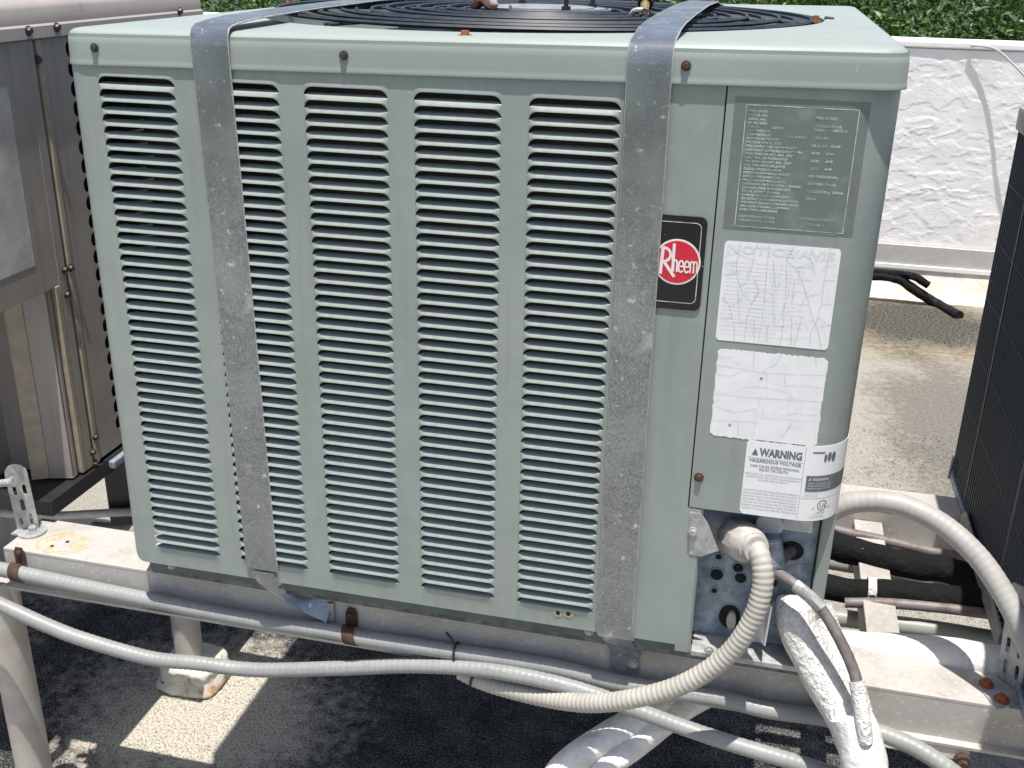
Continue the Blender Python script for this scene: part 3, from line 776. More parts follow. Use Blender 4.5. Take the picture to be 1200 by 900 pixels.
# green corner post
MB().box(44.85, 46.0-.02, 2.4, 6.5, -46.3, CB-.1, .08).build('corner_post', 'paint', ac)
MB().box(44.76, 44.86, 2.2, 5, -46.3, CB-.1).build('post_shadow_gap', 'gap', ac)

# ---- badge
bx0, bx1, bz0, bz1 = 28.9, 33.30, -14.85, -7.45
BY = bow(31)
bp = MB().prism(rrect(bx0, bx1, bz0, bz1, .55), BY-.12, BY-.005).build('badge', 'badge', ac)
def flat(fn_y): return lambda u, v: (u, fn_y, v)
outer = rrect(bx0+.25, bx1-.38, bz0+.55, bz1-.45, .45); innr = rrect(bx0+.31, bx1-.44, bz0+.61, bz1-.51, .4)
MB().grid([[(x, BY-.135, z) for x, z in outer], [(x, BY-.135, z) for x, z in innr]], close=True).build('badge_border', 'silver_print', bp)
qc = atY(793.5, 306.5, BY); RR = 1.80
MB().cyl((qc.x, BY-.118, qc.z), (qc.x, BY-.15, qc.z), RR, 48).build('badge_ring', 'badge_white', bp)
MB().cyl((qc.x, BY-.12, qc.z), (qc.x, BY-.165, qc.z), RR-.14, 48).build('badge_disc', 'red', bp)
tm = MB(); ff = flat(BY-.172); BI = [0]
def bar(x0, z0, x1, z1, w):
    d = Vector((x1-x0, 0, z1-z0)); d.normalize(); n_ = Vector((-d.z, 0, d.x))*w/2; BI[0] += 1; yy = BY-.172-BI[0]*.0007
    tm.add([(x0+n_.x, yy, z0+n_.z), (x1+n_.x, yy, z1+n_.z), (x1-n_.x, yy, z1-n_.z), (x0-n_.x, yy, z0-n_.z)], [(0, 1, 2, 3)])
X_, Z_ = qc.x, qc.z
bar(X_-1.22, Z_-1.02, X_-1.12, Z_+1.15, .25)                      # R stem
loop = [(X_-1.12+.62*math.sin(a)*1.0, Z_+.52+.56*math.cos(a)) for a in [PI*k/10 for k in range(11)]]
for (a0, b0), (a1, b1) in zip(loop, loop[1:]): bar(a0, b0, a1, b1, .22)
bar(X_-1.0, Z_-.02, X_-.12, Z_-1.18, .24)                         # R leg
bar(X_-.28, Z_-.78, X_-.30, Z_+1.45, .22)                         # tall h
def arch(x, w, h_=1.0, wt=.17):
    pp = [(x-w/2+w/2*(1-math.cos(a)), Z_-.12+.28*math.sin(a)) for a in [PI*k/6 for k in range(7)]]
    for (a0, b0), (a1, b1) in zip(pp, pp[1:]): bar(a0, b0, a1, b1, wt)
arch(X_-.12, .32); bar(X_+.04, Z_-.78, X_+.04, Z_-.1, .15)
def ee(x):
    pp = [(x+.18*math.cos(a), Z_-.31+.48*math.sin(a)) for a in [-.9+0*1]]
    ang = [0.0+k*(2*PI-.7)/14 for k in range(15)]
    pp = [(x+.19*math.cos(a), Z_-.31+.46*math.sin(a)) for a in ang]
    for (a0, b0), (a1, b1) in zip(pp, pp[1:]): bar(a0, b0, a1, b1, .14)
    bar(x-.17, Z_-.30, x+.19, Z_-.30, .12)
ee(X_+.34); ee(X_+.78)
for dx in (1.05, 1.30, 1.55): bar(X_+dx, Z_-(.78 if dx < 1.5 else .70), X_+dx, Z_+(.14 if dx < 1.1 else -.1), .11)
arch(X_+1.175, .25, wt=.11); arch(X_+1.425, .25, wt=.11)
tm.build('badge_lettering', 'badge_white', bp, fixn=False)

# ---- rating plate
rp = MB().grid([[onC(.02)(u, v) for v in (-8.15, 1.5)] for u in (34.45, 37, 40, 42.6, 43.3, 43.85)]).build('rating_plate', 'rating', ac, solid=.02)
MB().grid([[onC(.03)(u, v) for v in (-7.9, .95)] for u in (35.35, 38, 41, 42.6, 43.1)]).build('plate_field', 'rating_in', rp)
fr_ = MB()
for (u0, u1, v0, v1) in ((35.3, 43.12, .93, .98), (35.3, 43.12, -7.93, -7.88), (35.28, 35.33, -7.9, .95), (43.08, 43.13, -7.9, .95)):
    fr_.grid([[onC(.045)(u0+(u1-u0)*k/6, v) for v in (v0, v1)] for k in range(7)])
fr_.build('plate_border', 'silver_print', rp)
L1 = ["MFD. DATE", "MODEL NO.", "SERIAL NO.", "N° DE SERIE", "VOLTS", "COMPRESSOR", "COMPRESSEUR", "OUTDOOR MOTOR", "MOTEUR VENTIL. EXT.", "MIN. SUPPLY CIRCUIT AMPACITY",
      "COURANT ADMISSIBLE D'ALIM. MIN.", "MAX. FUSE OR CKT. BRK. SIZE*", "CAL. MAX. DE FUSIBLE/DISJ*", "MIN. FUSE OR CKT. BRK. SIZE*", "CAL. MIN. DE FUSIBLE/DISJ*", "DESIGN PRESSURE HIGH",
      "PRESSION NOMINALE HAUTE", "DESIGN PRESSURE LOW", "PRESSION NOMINALE BASSE", "OUTDOOR UNITS FACTORY CHARGE", "CHARGE USINE A MODELE EXT.", "TOTAL SYSTEM CHARGE",
      "CHARGE TOTALE DU SYSTEME", "SEE INSTRUCTIONS INSIDE ACCESS PANEL", "VOIR DIRECTIONS DANS LE PANNEAU D'ACCES", "AIR CONDITIONING COMPANY", "FORT SMITH, ARKANSAS"]
L2 = {1: ("", "MFG. 05/2011"), 3: ("", "OUTDOOR USE"), 4: ("208/230", "PHASE 1   HERTZ 60"), 6: ("R.L.A. 12.8/12.8", "L.R.A. 64"), 8: ("", "F.L.A. 1.4   1/5 HP"),
      10: ("", "18/18      AMP"), 12: ("", "30/30      AMP"), 14: ("", "25/25      AMP"), 16: ("", "450 PSIG/3102 kPa"), 18: ("", "250 PSIG/1724 kPa"), 20: ("", "112 OZ/3175 g   R410A"), 22: ("", "R410A")}
tp = MB(); f3 = onC(.05)
for i, s_ in enumerate(L1):
    z = .55-i*.275
    text(tp, s_, 35.55, z-.1, .175, f3, maxw=4.2, bold=.01)
    if i in L2:
        a, b_ = L2[i]
        if a: text(tp, a, 37.3 if i == 4 else 38.3, z-.1, .155, f3, maxw=1.7)
        text(tp, b_, 40.2, z-.1, .185, f3, maxw=2.7, bold=.01)
text(tp, "UNITS FOR USE IN U.S.A.", 35.55, -7.2, .17, f3, maxw=3.2); text(tp, "ASSEMBLED IN MEXICO", 39.9, -7.1, .18, f3, maxw=2.7); text(tp, "92-22808-17", 40.5, -7.5, .17, f3)
text(tp, "CERTIFICATION UL/CUL", 35.55, -7.5, .17, f3, maxw=3.0)
tp.build('plate_lettering', 'silver_print', rp, fixn=False)
# ---- white labels
def label(u0, u1, v0, v1, r, name, m, jag=0.0):
    """label sheet laid on the cover, following the corner; rounded or ragged edges"""
    n = max(30, int((u1-u0)/.14)); rows = []
    for i in range(n+1):
        t = i/n; u = u0+(u1-u0)*t; d = min(u-u0, u1-u); c = r-math.sqrt(max(0, r*r-(r-d)**2)) if d < r else 0
        lo, hi = v0+c, v1-c
        if jag: lo += rnd(-jag, jag)*1.6; hi += rnd(-jag, jag)*1.6
        rows.append([onC(.03)(u+(rnd(-jag, jag) if jag and i in (0, n) else 0), lo+(hi-lo)*k/24) for k in range(25)])
    if jag:
        for e in (0, n): rows[e] = [onC(.03)((u0 if e == 0 else u1)+rnd(-jag, jag)*1.5, v0+r*.6+(v1-v0-r*1.2)*k/24) for k in range(25)]
    return MB().grid(rows).build(name, m, ac, solid=.025)
def cracks(lines, parent, off=.045, w=.026):
    mm = MB()
    for li, ln in enumerate(lines):
        f = onC(off+li*.0005)
        P = []
        for (a, b_), (c, d) in zip(ln, ln[1:]):
            n = max(2, int(math.hypot(c-a, d-b_)/.22))
            for k in range(n): P.append((a+(c-a)*k/n+rnd(-.035, .035), b_+(d-b_)*k/n+rnd(-.03, .03)))
        P.append(ln[-1])
        for (a, b_), (c, d) in zip(P, P[1:]):
            dx, dz = c-a, d-b_; l = math.hypot(dx, dz) or 1; ww = w*rnd(.5, 1.1)/2; nx_, nz_ = -dz/l*ww, dx/l*ww
            mm.add([f(a+nx_, b_+nz_), f(c+nx_, d+nz_), f(c-nx_, d-nz_), f(a-nx_, b_-nz_)], [(0, 1, 2, 3)])
    return mm.build('cracks', 'crack', parent, fixn=False)
n1 = label(34.7, 43.2, -17.05, -9.1, .25, 'notice_label', 'white')
tm = MB(); f4 = onC(.04); text(tm, "NOTICE/AVIS", 34.95, -10.0, .62, f4, width=7.9, bold=.03)
for i in range(19): text(tm, "THE MANUFACTURER'S WARRANTY DOES NOT COVER ANY DAMAGE"[:56-(i*7) % 20], 34.95, -10.75-i*.32, .14, f4, maxw=7.8)
tm.build('faded_lettering', 'faint', n1, fixn=False)
def fine_cracks(n, u0, u1, v0, v1, horiz=.5):
    out = []
    for _ in range(n):
        x, z = rnd(u0, u1), rnd(v0, v1); l = rnd(.3, 1.1); h = random.random() < horiz
        dx, dz = (l, rnd(-.12, .12)) if h else (rnd(-.15, .15), -l)
        out.append([(x, z), (min(u1, x+dx*.5), max(v0, min(v1, z+dz*.5+rnd(-.06, .06)))), (min(u1, x+dx), max(v0, min(v1, z+dz)))])
    return out
def P8(l):            # pixel polylines of the crack pattern -> plate coordinates
    out = []
    for x, y in l:
        q = atY(820+x/3.461, 270+y/3.461, CY); out.append((q.x, q.z))
    return out
NC = [[(168,48),(148,130),(155,200),(180,265),(212,290),(190,360),(182,448)], [(232,55),(210,150),(185,215),(160,225)], [(282,50),(272,160),(262,300),(238,452)],
      [(385,65),(352,118),(350,240),(340,380),(325,465)], [(352,118),(400,165),(430,250),(455,345),(480,410),(492,480)], [(530,68),(505,200),(495,300),(475,370),(450,410),(443,470)],
      [(85,268),(120,300),(138,380),(140,450)], [(100,105),(148,92),(230,125)], [(98,178),(150,175)], [(212,290),(240,250),(262,242),(300,265)], [(212,315),(255,318)],
      [(255,385),(340,388),(455,365)], [(352,330),(405,325),(450,330)], [(415,345),(400,400),(385,470)], [(395,155),(450,130),(500,120)], [(505,200),(550,205)], [(475,350),(530,385),(480,388)],
      [(300,265),(297,375)], [(325,210),(300,265)], [(405,310),(430,268),(495,255)], [(80,355),(130,352)], [(140,375),(205,368)], [(95,135),(148,133)], [(155,230),(160,370)], [(215,180),(240,245)], [(300,120),(305,240)],
      [(455,70),(450,110),(470,180)], [(275,390),(272,452)], [(220,370),(220,450)], [(495,300),(540,302)], [(375,345),(370,420),(372,465)], [(500,150),(552,140)], [(385,205),(372,290)], [(130,305),(172,270)]]
cracks([P8(l) for l in NC], n1); cracks(fine_cracks(85, 34.8, 43.1, -16.9, -10.1), n1, w=.014)
n2 = label(35.0, 43.35, -25.25, -17.75, .4, 'blank_label', 'white2', jag=.035)
BC = [[(58,545),(160,560),(260,578),(370,582),(510,590)], [(50,660),(150,672),(240,680),(370,688),(498,695)], [(48,770),(200,775),(240,782)], [(240,680),(232,750),(218,838)], [(340,490),(310,540),(255,575)],
      [(60,585),(130,590),(175,568)], [(160,640),(230,632),(330,650),(370,665),(378,690)], [(272,582),(270,640)], [(345,585),(342,640)], [(330,750),(400,742),(480,752)], [(220,490),(220,560)], [(470,500),(472,555)],
      [(155,775),(158,830)], [(380,765),(350,820),(330,842)], [(230,725),(140,735),(60,715)], [(345,630),(420,625),(498,640)], [(235,760),(330,765),(420,770),(490,780)], [(60,515),(130,512)]]
cracks([P8(l) for l in BC], n2, w=.024); cracks(fine_cracks(35, 35.2, 43.2, -25.0, -18.0, .7), n2, w=.012)
for x, y in ((250, 600), (122, 788)):
    (a, z), = P8([(x, y)]); MB().grid([[onC(.045)(a+r_*math.cos(k*PI/6), z+r_*math.sin(k*PI/6)) for k in range(12)] for r_ in (.001, .12)], close=True).build('speck', 'print_grey', n2)
# warning label wraps round the corner
U1 = UX1+RC2*(PI/2-1)+.55
n3 = label(38.0, U1, -32.0, -25.2, .35, 'warning_label', 'white')
tm = MB(); tg = MB(); f5 = onC(.045)
text(tm, "WARNING", 39.05, -26.55, .66, f5, width=3.35, bold=.045)
tri = [(38.45, -26.55), (38.98, -26.55), (38.72, -25.95)]
tm.add([f5(*p) for p in tri], [(0, 1, 2)])
text(tm, "HAZARDOUS VOLTAGE", 38.35, -27.15, .30, f5, width=4.05, bold=.02)
text(tm, "CAN CAUSE SEVERE PERSONAL", 38.45, -27.6, .22, f5, width=3.9, bold=.01); text(tm, "INJURY OR DEATH.", 39.2, -27.9, .22, f5, width=2.3, bold=.01)
for i, s_ in enumerate(["DISCONNECT ALL REMOTE ELECTRIC POWER BEFORE", "OPENING PANEL. SERVICE MUST BE PERFORMED BY", "QUALIFIED SERVICE PERSON."]):
    text(tg, s_, 40.35, -28.3-i*.25, .13, f5, center=True, maxw=4.5)
for i, s_ in enumerate(["YOU MUST FOLLOW THE INSTALLATION AND OPERATING", "INSTRUCTIONS PROVIDED WITH THIS UNIT. FAILURE TO", "DO SO MAY RESULT IN IMPROPER INSTALLATION,",
                        "ADJUSTMENT, SERVICE AND MAINTENANCE, POSSIBLY", "CAUSING FIRE, ELECTRICAL SHOCK, EXPLOSION,", "PROPERTY DAMAGE, PERSONAL INJURY OR DEATH.", "CONTACT A QUALIFIED SERVICE TECHNICIAN"]):
    text(tg, s_, 40.3, -29.8-i*.28, .15, f5, center=True, maxw=4.4)
def strp(mm, u0, u1, v0, v1): mm.grid([[f5(u0+(u1-u0)*k/30, v) for v in (v0, v1)] for k in range(31)])
strp(tg, 38.15, 42.55, -26.80, -26.77); strp(tg, 42.62, 42.65, -31.8, -25.35); strp(tg, 42.65, U1-.3, -29.95, -29.92)
# moving blade pictogram
for k, (du, dv, l, w) in enumerate(((.0, 0, .55, .13), (.35, .1, .6, .18), (.75, .05, .65, .2))):
    P = [f5(44.3+du+w*math.cos(a*PI/6), -26.1+dv-.2+l*.7*math.sin(a*PI/6)) for a in range(12)]; tm.add(P, [tuple(range(12))])
strp(tm, 43.2, 44.2, -25.85, -25.72)
strp(tm, 42.95, U1-.2, -29.3, -27.85)
tw = MB(); f6 = onC(.055)
text(tw, "A WARNING", 43.15, -28.3, .24, f6, width=1.7); 
for i in range(3): text(tw, "RISK OF SHOCK AND", 43.15, -28.6-i*.22, .1, f6, width=2.0)
tw.build('label_reverse_print', 'white', n3, fixn=False)
for i in range(3): text(tg, "MANUFACTURED UNDER", 42.9, -29.5-i*.14, .07, f5, maxw=1.9)
# approval ring mark
for r0, r1 in ((.40, .46),):
    P = [[f5(44.6+r_*math.cos(a*PI/14), -30.6+r_*math.sin(a*PI/14)) for a in range(28)] for r_ in (r0, r1)]; tm.grid(P, close=True)
text(tm, "UL", 44.36, -30.82, .42, f5, bold=.01); text(tm, "C", 43.75, -30.95, .2, f5); text(tm, "US", 45.15, -30.95, .2, f5); text(tm, "LISTED", 44.1, -31.35, .2, f5)
text(tg, "HEATING AND", 43.8, -31.55, .1, f5); text(tg, "COOLING EQUIPMENT", 43.5, -31.72, .1, f5)
tm.build('label_lettering', 'print', n3, fixn=False); tg.build('small_lettering', 'print_grey', n3, fixn=False)

# ------------------------------------------------------------------ hold-down straps
def band(path, w, th=.11):
    """path: list of (centre, side vector); makes a strip of given width with thickness"""
    m = MB(); top = []; bot = []
    P = [Vector(p) for p, s_ in path]
    for i, (p, s_) in enumerate(path):
        p = Vector(p); s_ = Vector(s_).normalized(); t_ = (P[min(i+1, len(P)-1)]-P[max(i-1, 0)]).normalized()
        n_ = s_.cross(t_).normalized()
        top.append([p - s_*w/2, p + s_*w/2]); bot.append([p - s_*w/2 - n_*th, p + s_*w/2 - n_*th])
    sec = [[a[0], a[1], b_[1], b_[0]] for a, b_ in zip(top, bot)]
    m.grid(sec, close=True)
    m.add(sec[0], [(0, 1, 2, 3)]); m.add(sec[-1], [(0, 1, 2, 3)])
    return m
sx = Vector((1, 0, 0))
def strap_path(xt, xb, topz, tail):
    P = []
    for y, z in ((65.5, 5.0), (58, 5.25), (50, 5.5+topz), (34, 5.75+topz), (18, 5.65+topz), (9, 5.5+topz), (5, 5.4+topz*.7), (2.6, 5.2+topz*.3), (1.2, 5.05+topz*.2), (.4, 4.95+topz*.1), (-.15, 4.7), (-.38, 4.25), (-.44, 3.4)):
        P.append(((xt, y, z), sx))
    for z in (2.0, 0, -10, -20, -30, -40, -44.6): P.append(((xt+(xb-xt)*(3.4-z)/48, -.44+ (.10 if z < 0 else 0), z), sx))
    return P + tail
W_ = 3.15
s1 = empty('hold_down_strap', (-6, -.4, -45), 'left spangled galvanised strap over the louvered front, crossing the second louver column', 'strap', 'galvanised straps over the air conditioner')
ce = atY(392, 712, 2.2)
tail = [((-5.7, -.30, -45.4), sx), ((-5.2, -.15, -46.1), sx+Vector((0, .1, .3))), ((-3.6, .3, -46.9), Vector((1, .2, .8))), ((-1.4, 1.2, -47.6), Vector((.7, 0, 1.0))), ((.6, 2.0, -48.3), Vector((.1, 0, 1)))]
pth = strap_path(-6.6, -5.8, -.15, tail)
def edge_wires(path, w, parent):  # lighter tubes along the cut edges put their highlight into the colour
    for sgn in (-1, 1):
        MB().tube([Vector(p)+Vector(s_).normalized()*sgn*w/2 for p, s_ in path], .085, 5).build('edge_highlight', 'galv_light', parent, smooth=True)
edge_wires(pth[:-5], W_, s1)
# width narrows in the twist: build main and tail separately
band(pth[:-5], W_).build('strap_band', 'galv', s1, smooth=30)
tl = [((-5.75, -.36, -44.9), sx), (atY(318, 683, .1), Vector((.85, .5, -.1))), (atY(338, 694, 1.0), Vector((.45, .85, .15))), (atY(360, 704, 1.8), Vector((.1, .6, .7))), (atY(386, 717, 2.2), Vector((0, .1, 1)))]
tl = [(p, v_) for p, v_ in zip(spline([Vector(t_[0]) for t_ in tl], .6), [None]*99)]
svs = [sx, Vector((.85, .5, -.1)), Vector((.45, .85, .15)), Vector((.1, .6, .7)), Vector((0, .1, 1))]
tl = [(p, svs[min(3, int(i/(len(tl)-1)*4))].lerp(svs[min(4, int(i/(len(tl)-1)*4)+1)], i/(len(tl)-1)*4-int(i/(len(tl)-1)*4))) for i, (p, _) in enumerate(tl)]
band(tl, 2.3, .11).build('strap_tail', 'galv', s1, smooth=60)
a, b_ = atY(363, 703, 2.4), atY(391, 728, 2.4)
cl = MB().box(a.x, b_.x+.1, 2.28, 2.42, b_.z-.1, a.z+.1, .04).box(a.x-1.4, b_.x, 2.2, 3.2, a.z-.1, a.z+.05, .03)
cl.build('beam_clip', 'galv_light', s1)
s2 = empty('hold_down_strap', (28.3, -.4, -45), 'right spangled galvanised strap over the front, covering the edge of the round red badge plate', 'strap', 'galvanised straps over the air conditioner')
lx = atY(731, 772, 2.35)
tail = [((28.35, -.28, -45.6), sx), ((28.5, -.1, -46.2), sx), ((28.9, .9, -47.7), sx), ((29.3, 2.0, -49.2), sx), ((lx.x, 2.42, -50.0), sx), ((lx.x+.15, 2.42, -51.6), sx)]
pth = strap_path(28.2, 28.3, .35, tail)
band(pth[:-4], W_).build('strap_band', 'galv', s2, smooth=30); edge_wires(pth[:-4], W_, s2)
band(pth[-5:], 2.7).build('strap_foot', 'galv', s2, smooth=30)
for px, py in ((742, 777), (727, 764)):
    q = atY(px, py, 2.35); screw((q.x, 2.32, q.z), s2, 'galv_light', .36 if px > 730 else .22, name='bolt')

# ------------------------------------------------------------------ conduits
def path(pts, step=.16): return spline([atY(x, y, yy) for x, y, yy in pts], step)
up_c = path([(-60, 655, 1.5), (25, 672, 1.5), (67, 681, 1.5), (190, 706, 1.5), (300, 727, 1.5), (390, 740, 1.5), (420, 747, 1.5), (500, 759, 1.5), (640, 780, 1.5), (730, 801, 1.5), (840, 818, 1.4),
             (900, 832, 1.4), (975, 843, 1.3), (1050, 866, .6), (1100, 893, -.5), (1160, 940, -2)])
c1 = MB().tube(up_c, .78, 16, rib=.022, ribp=.62).build('conduit', 'conduit', None, smooth=80)
tagp(c1, 'upper grey flexible conduit clamped along the face of the front beam', 'conduit', 'grey flexible conduits')
lo_c = path([(-60, 680, -1.4), (15, 715, -1.2), (60, 735, -1.0), (100, 750, -.8), (175, 771, -.3), (230, 777, .2), (300, 785, .9), (400, 783, 1.1), (480, 780, 1.0), (560, 784, .6), (640, 798, .2), (700, 815, .1),
             (740, 830, .1), (800, 852, .0), (850, 869, -.6), (900, 884, -1.0), (950, 899, -1.0), (1030, 925, -1)])
c2 = MB().tube(lo_c, .74, 16, rib=.022, ribp=.62).build('conduit', 'conduit', None, smooth=80)
tagp(c2, 'lower grey flexible conduit sagging below the front beam', 'conduit', 'grey flexible conduits')
rc = spline([atY(x, y, yy) for x, y, yy in ((962, 604, 9.5), (1000, 589, 9.4), (1050, 590, 9), (1100, 612, 8), (1140, 646, 6.5), (1170, 686, 4.8), (1198, 738, 2.8), (1220, 800, 1))], .16)
MT['conduit_pale'] = mat('pale_pvc', (0.38, 0.375, 0.355), 0.5, var=0.12, vscale=30)
c3 = MB().tube(rc, .97, 18, rib=.014, ribp=.62).build('conduit', 'conduit_pale', None, smooth=80)
tagp(c3, 'thick pale conduit arching from the green unit down in front of the black coil', 'conduit', 'grey flexible conduits')
# printed line on the conduits
def tubetext(pathpts, r, s0, txt, ang, h, parent):
    fr = frames(pathpts); cum = [0]
    for i in range(1, len(fr)): cum.append(cum[-1]+(fr[i][0]-fr[i-1][0]).length)
    def f(u, v):
        d = s0+u; i = 0
        lo_, hi_ = 0, len(cum)-2
        while lo_ < hi_:
            m_ = (lo_+hi_+1)//2
            if cum[m_] <= d: lo_ = m_
            else: hi_ = m_-1
        i = lo_; k = (d-cum[i])/max(1e-6, cum[i+1]-cum[i]); p = fr[i][0].lerp(fr[i+1][0], k); a_ = ang - v/r
        return p + (fr[i][2]*math.cos(a_)+fr[i][3]*math.sin(a_))*(r+.02)
    m = MB(); text(m, txt, 0, 0, h, f); return m.build('printed_line', 'print_grey', parent, fixn=False)
# angle 0 = up, towards the camera is found from the frame below
def camang(pts, frac, tilt):
    fr = frames(pts); p, t_, a_, b2 = fr[int(len(fr)*frac)]
    d = (CAM-p).normalized(); return math.atan2(d.dot(b2), d.dot(a_)) + tilt
def ttx(pathpts, r, s0, txt, frac, tilt, parent, h=.26):
    ang = camang(pathpts, frac, tilt)
    return tubetext(pathpts, r, s0, txt, ang, h, parent)
TXT = "FLEXIBLE LIQUIDTIGHT NONMETALLIC CONDUIT TYPE B  SUNLIGHT RESISTANT  3/4"
ttx(lo_c, .76, 33, TXT, .5, 0, c2); ttx(lo_c, .76, 59, TXT, .7, 0, c2); ttx(up_c, .80, 70, TXT, .75, 0, c1)

wh = empty('electrical_whip', atY(868, 640, 1), 'cream corrugated conduit hooking out of the control recess and under the beam', 'conduit')
wp = path([(874, 634, .2), (887, 645, -1.2), (893, 662, -2.0), (893, 690, -2.6), (880, 730, -3.0), (850, 770, -3.2), (800, 802, -3.2), (740, 819, -2.8), (690, 824, -1.6), (640, 818, .0), (590, 806, .9), (560, 796, 1.2), (540, 786, 1.6)], .10)
MB().tube(wp, .85, 18, rib=.038, ribp=.50).build('corrugated_tube', 'whip', wh, smooth=80)
a = atY(862, 628, 2.2); b_ = atY(884, 642, -1.0)
n_ = (b_-a).normalized()
MB().cyl(a, a+n_*(b_-a).length*.62, 1.75, 10, 1.75).cyl(a+n_*(b_-a).length*.62, b_, 1.7, 24, 1.3).build('connector_nut', 'fitting', wh, smooth=30)
MB().cyl(b_-n_*.05, b_+n_*.45, 1.25, 24, 1.1).build('connector_collar', 'fitting', wh, smooth=True)
# cable ties and clamps
def tie(cpt, r, lab, tailv=None, m='black'):
    c_, t_ = cpt; u = t_.orthogonal().normalized(); w = t_.cross(u)
    P = [c_+(u*math.cos(k*PI/12)+w*math.sin(k*PI/12))*r for k in range(25)]
    mm = MB().tube(P, .14, 6, cap=False)
    if tailv: mm.tube([c_+Vector(v) for v in tailv], .13, 6)
    return tagp(mm.build('cable_tie', m, None, smooth=True), lab, 'cable tie')
def at_px(pts, px):
    fr = frames(pts); best = None
    for p, t_, a_, b2 in fr:
        d = p-CAM; x = 600+F_PX*d.dot(RT)/d.dot(fwd)
        if best is None or abs(x-px) < best[0]: best = (abs(x-px), p, t_)
    return best[1], best[2]
tie(at_px(up_c, 534), .9, 'black cable tie with its tail sticking up above the upper conduit', [(0, -.3, .9), (-.3, -.4, 1.7), (-.9, -.4, 2.4)])
tie(at_px(wp, 556), .96, 'dark cable tie at the hidden end of the cream corrugated conduit')
def clamp(px, lab):
    p, t_ = at_px(up_c, px)
    mm = MB(); P = []
    for k in range(9):
        a_ = PI*(-.15+k*1.15/8); P.append(((p.x, p.y-math.sin(a_)*.95, p.z-math.cos(a_)*.95*-1), sx))
    m1 = MB(); wv = .62
    rws = [[(q[0][0]-wv+.1*i, q[0][1]-.0, q[0][2]), (q[0][0]+wv+.1*i, q[0][1], q[0][2])] for i, q in enumerate(P)]
    m1.grid(rws)
    c_ = empty('pipe_clamp', (p.x, 2.4, p.z), lab, 'clamp', 'rusty pipe clamps')
    m1.build('clamp_band', 'rust', c_, smooth=True, solid=.14)
    m2 = MB().prism([(p.x+.15+x_*.62, p.z+.45+z_*1.2) for x_, z_ in ((-1, 0), (1, 0), (1, 1.2), (.6, 1.7), (-.6, 1.7), (-1, 1.2))], 2.38, 2.52)
    m2.build('clamp_ear', 'rust', c_); screw((p.x+.15, 2.4, p.z+1.9), c_, 'rust', .28)
clamp(17, 'dark rusty one-hole clamp on the upper conduit at the left end of the beam')
clamp(407, 'dark rusty one-hole clamp on the upper conduit right of the galvanised clip')

# ------------------------------------------------------------------ refrigerant lines at the right
il = empty('insulated_suction_line', atY(925, 735, 1), 'thick white coated insulated line bending down over the front beam', 'pipe')
ip = path([(932, 700, 2.6), (932, 722, 1.6), (940, 748, .8), (962, 790, -.5), (985, 830, -2.2), (1002, 862, -3.6), (1012, 905, -5), (1016, 960, -6.4)], .3)
MB().tube(ip, lambda d: 1.75 if d > 1 else 1.5+.25*d, 20, wob=.12).build('insulation', 'wrap', il, smooth=70)
ip2 = path([(958, 712, 4.0), (970, 745, 2.8), (990, 790, .6), (1004, 835, -1.8), (1012, 875, -3.2)], .3)
MB().tube(ip2, 1.35, 18, wob=.10).build('insulation', 'wrap', il, smooth=70)
bp_ = path([(994, 836, -3.6), (1004, 858, -4.2), (1012, 890, -5.2), (1018, 950, -6.8)], .3)
MB().tube(bp_, lambda d: 1.65+.15*min(1, d/2), 20, wob=.16).build('tape_wrap', 'wrap_smooth', il, smooth=50)
cl_ = path([(905, 668, 1.6), (930, 684, -.4), (958, 708, -1.2), (980, 742, -2.0), (1000, 785, -3.2), (1008, 822, -4.4), (1012, 850, -5.4), (1014, 870, -5.8)], .2)
lq = empty('liquid_line', cl_[0], 'thin dull copper line curving down in front of the white insulated line', 'pipe')
n__ = len(cl_)
MB().tube(cl_[:int(n__*.72)], lambda d: .48, 12).build('copper_tube', 'copper', lq, smooth=True)
MB().tube(cl_[int(n__*.17):int(n__*.34)], .56, 12, wob=.2).build('painted_joint', 'galv_light', lq, smooth=True)
MB().tube(cl_[int(n__*.72)-1:], .62, 12, wob=.1).build('white_sleeve', 'wrap', lq, smooth=True)

wpz = path([(985, 760, 9.5), (1010, 762, 9.5), (1060, 764, 9.4), (1110, 769, 9.2), (1165, 778, 9.0), (1230, 790, 8.8)], .4)
o = MB().tube(wpz, 1.75, 20, wob=.06).build('insulated_pipe', 'wrap_smooth', None, smooth=70); tagp(o, 'white coated pipe lying level behind the front beam', 'pipe')
def run(pts, r, name, m, lab, cat='pipe', wob=0, n=14, group=None):
    o = MB().tube(path(pts, .5), r, n, wob=wob).build(name, m, None, smooth=70); return tagp(o, lab, cat, group)
run([(930, 608, 30), (980, 640, 29), (1020, 650, 28), (1060, 662, 27), (1110, 668, 27), (1160, 682, 27), (1230, 696, 27)], 1.55, 'insulated_pipe', 'foam', 'upper black foam covered pipe behind the unit', wob=.18)
run([(930, 676, 22), (985, 691, 21), (1025, 694, 21), (1035, 694, 21), (1100, 700, 21), (1160, 706, 21), (1230, 714, 21)], 1.35, 'insulated_pipe', 'foam', 'lower black foam covered pipe crossing above the cross beam', wob=.10)
run([(930, 607, 33), (985, 622, 33), (1040, 634, 33), (1090, 646, 33), (1160, 658, 33), (1230, 668, 33)], .55, 'copper_pipe', 'copper', 'upper bare copper pipe running under the rear beam')
run([(990, 706, 19.5), (1040, 707, 19.5), (1100, 712, 19.5), (1165, 720, 19.5), (1230, 726, 19.5)], .55, 'copper_pipe', 'copper', 'lower bare copper pipe under the lower black foam')
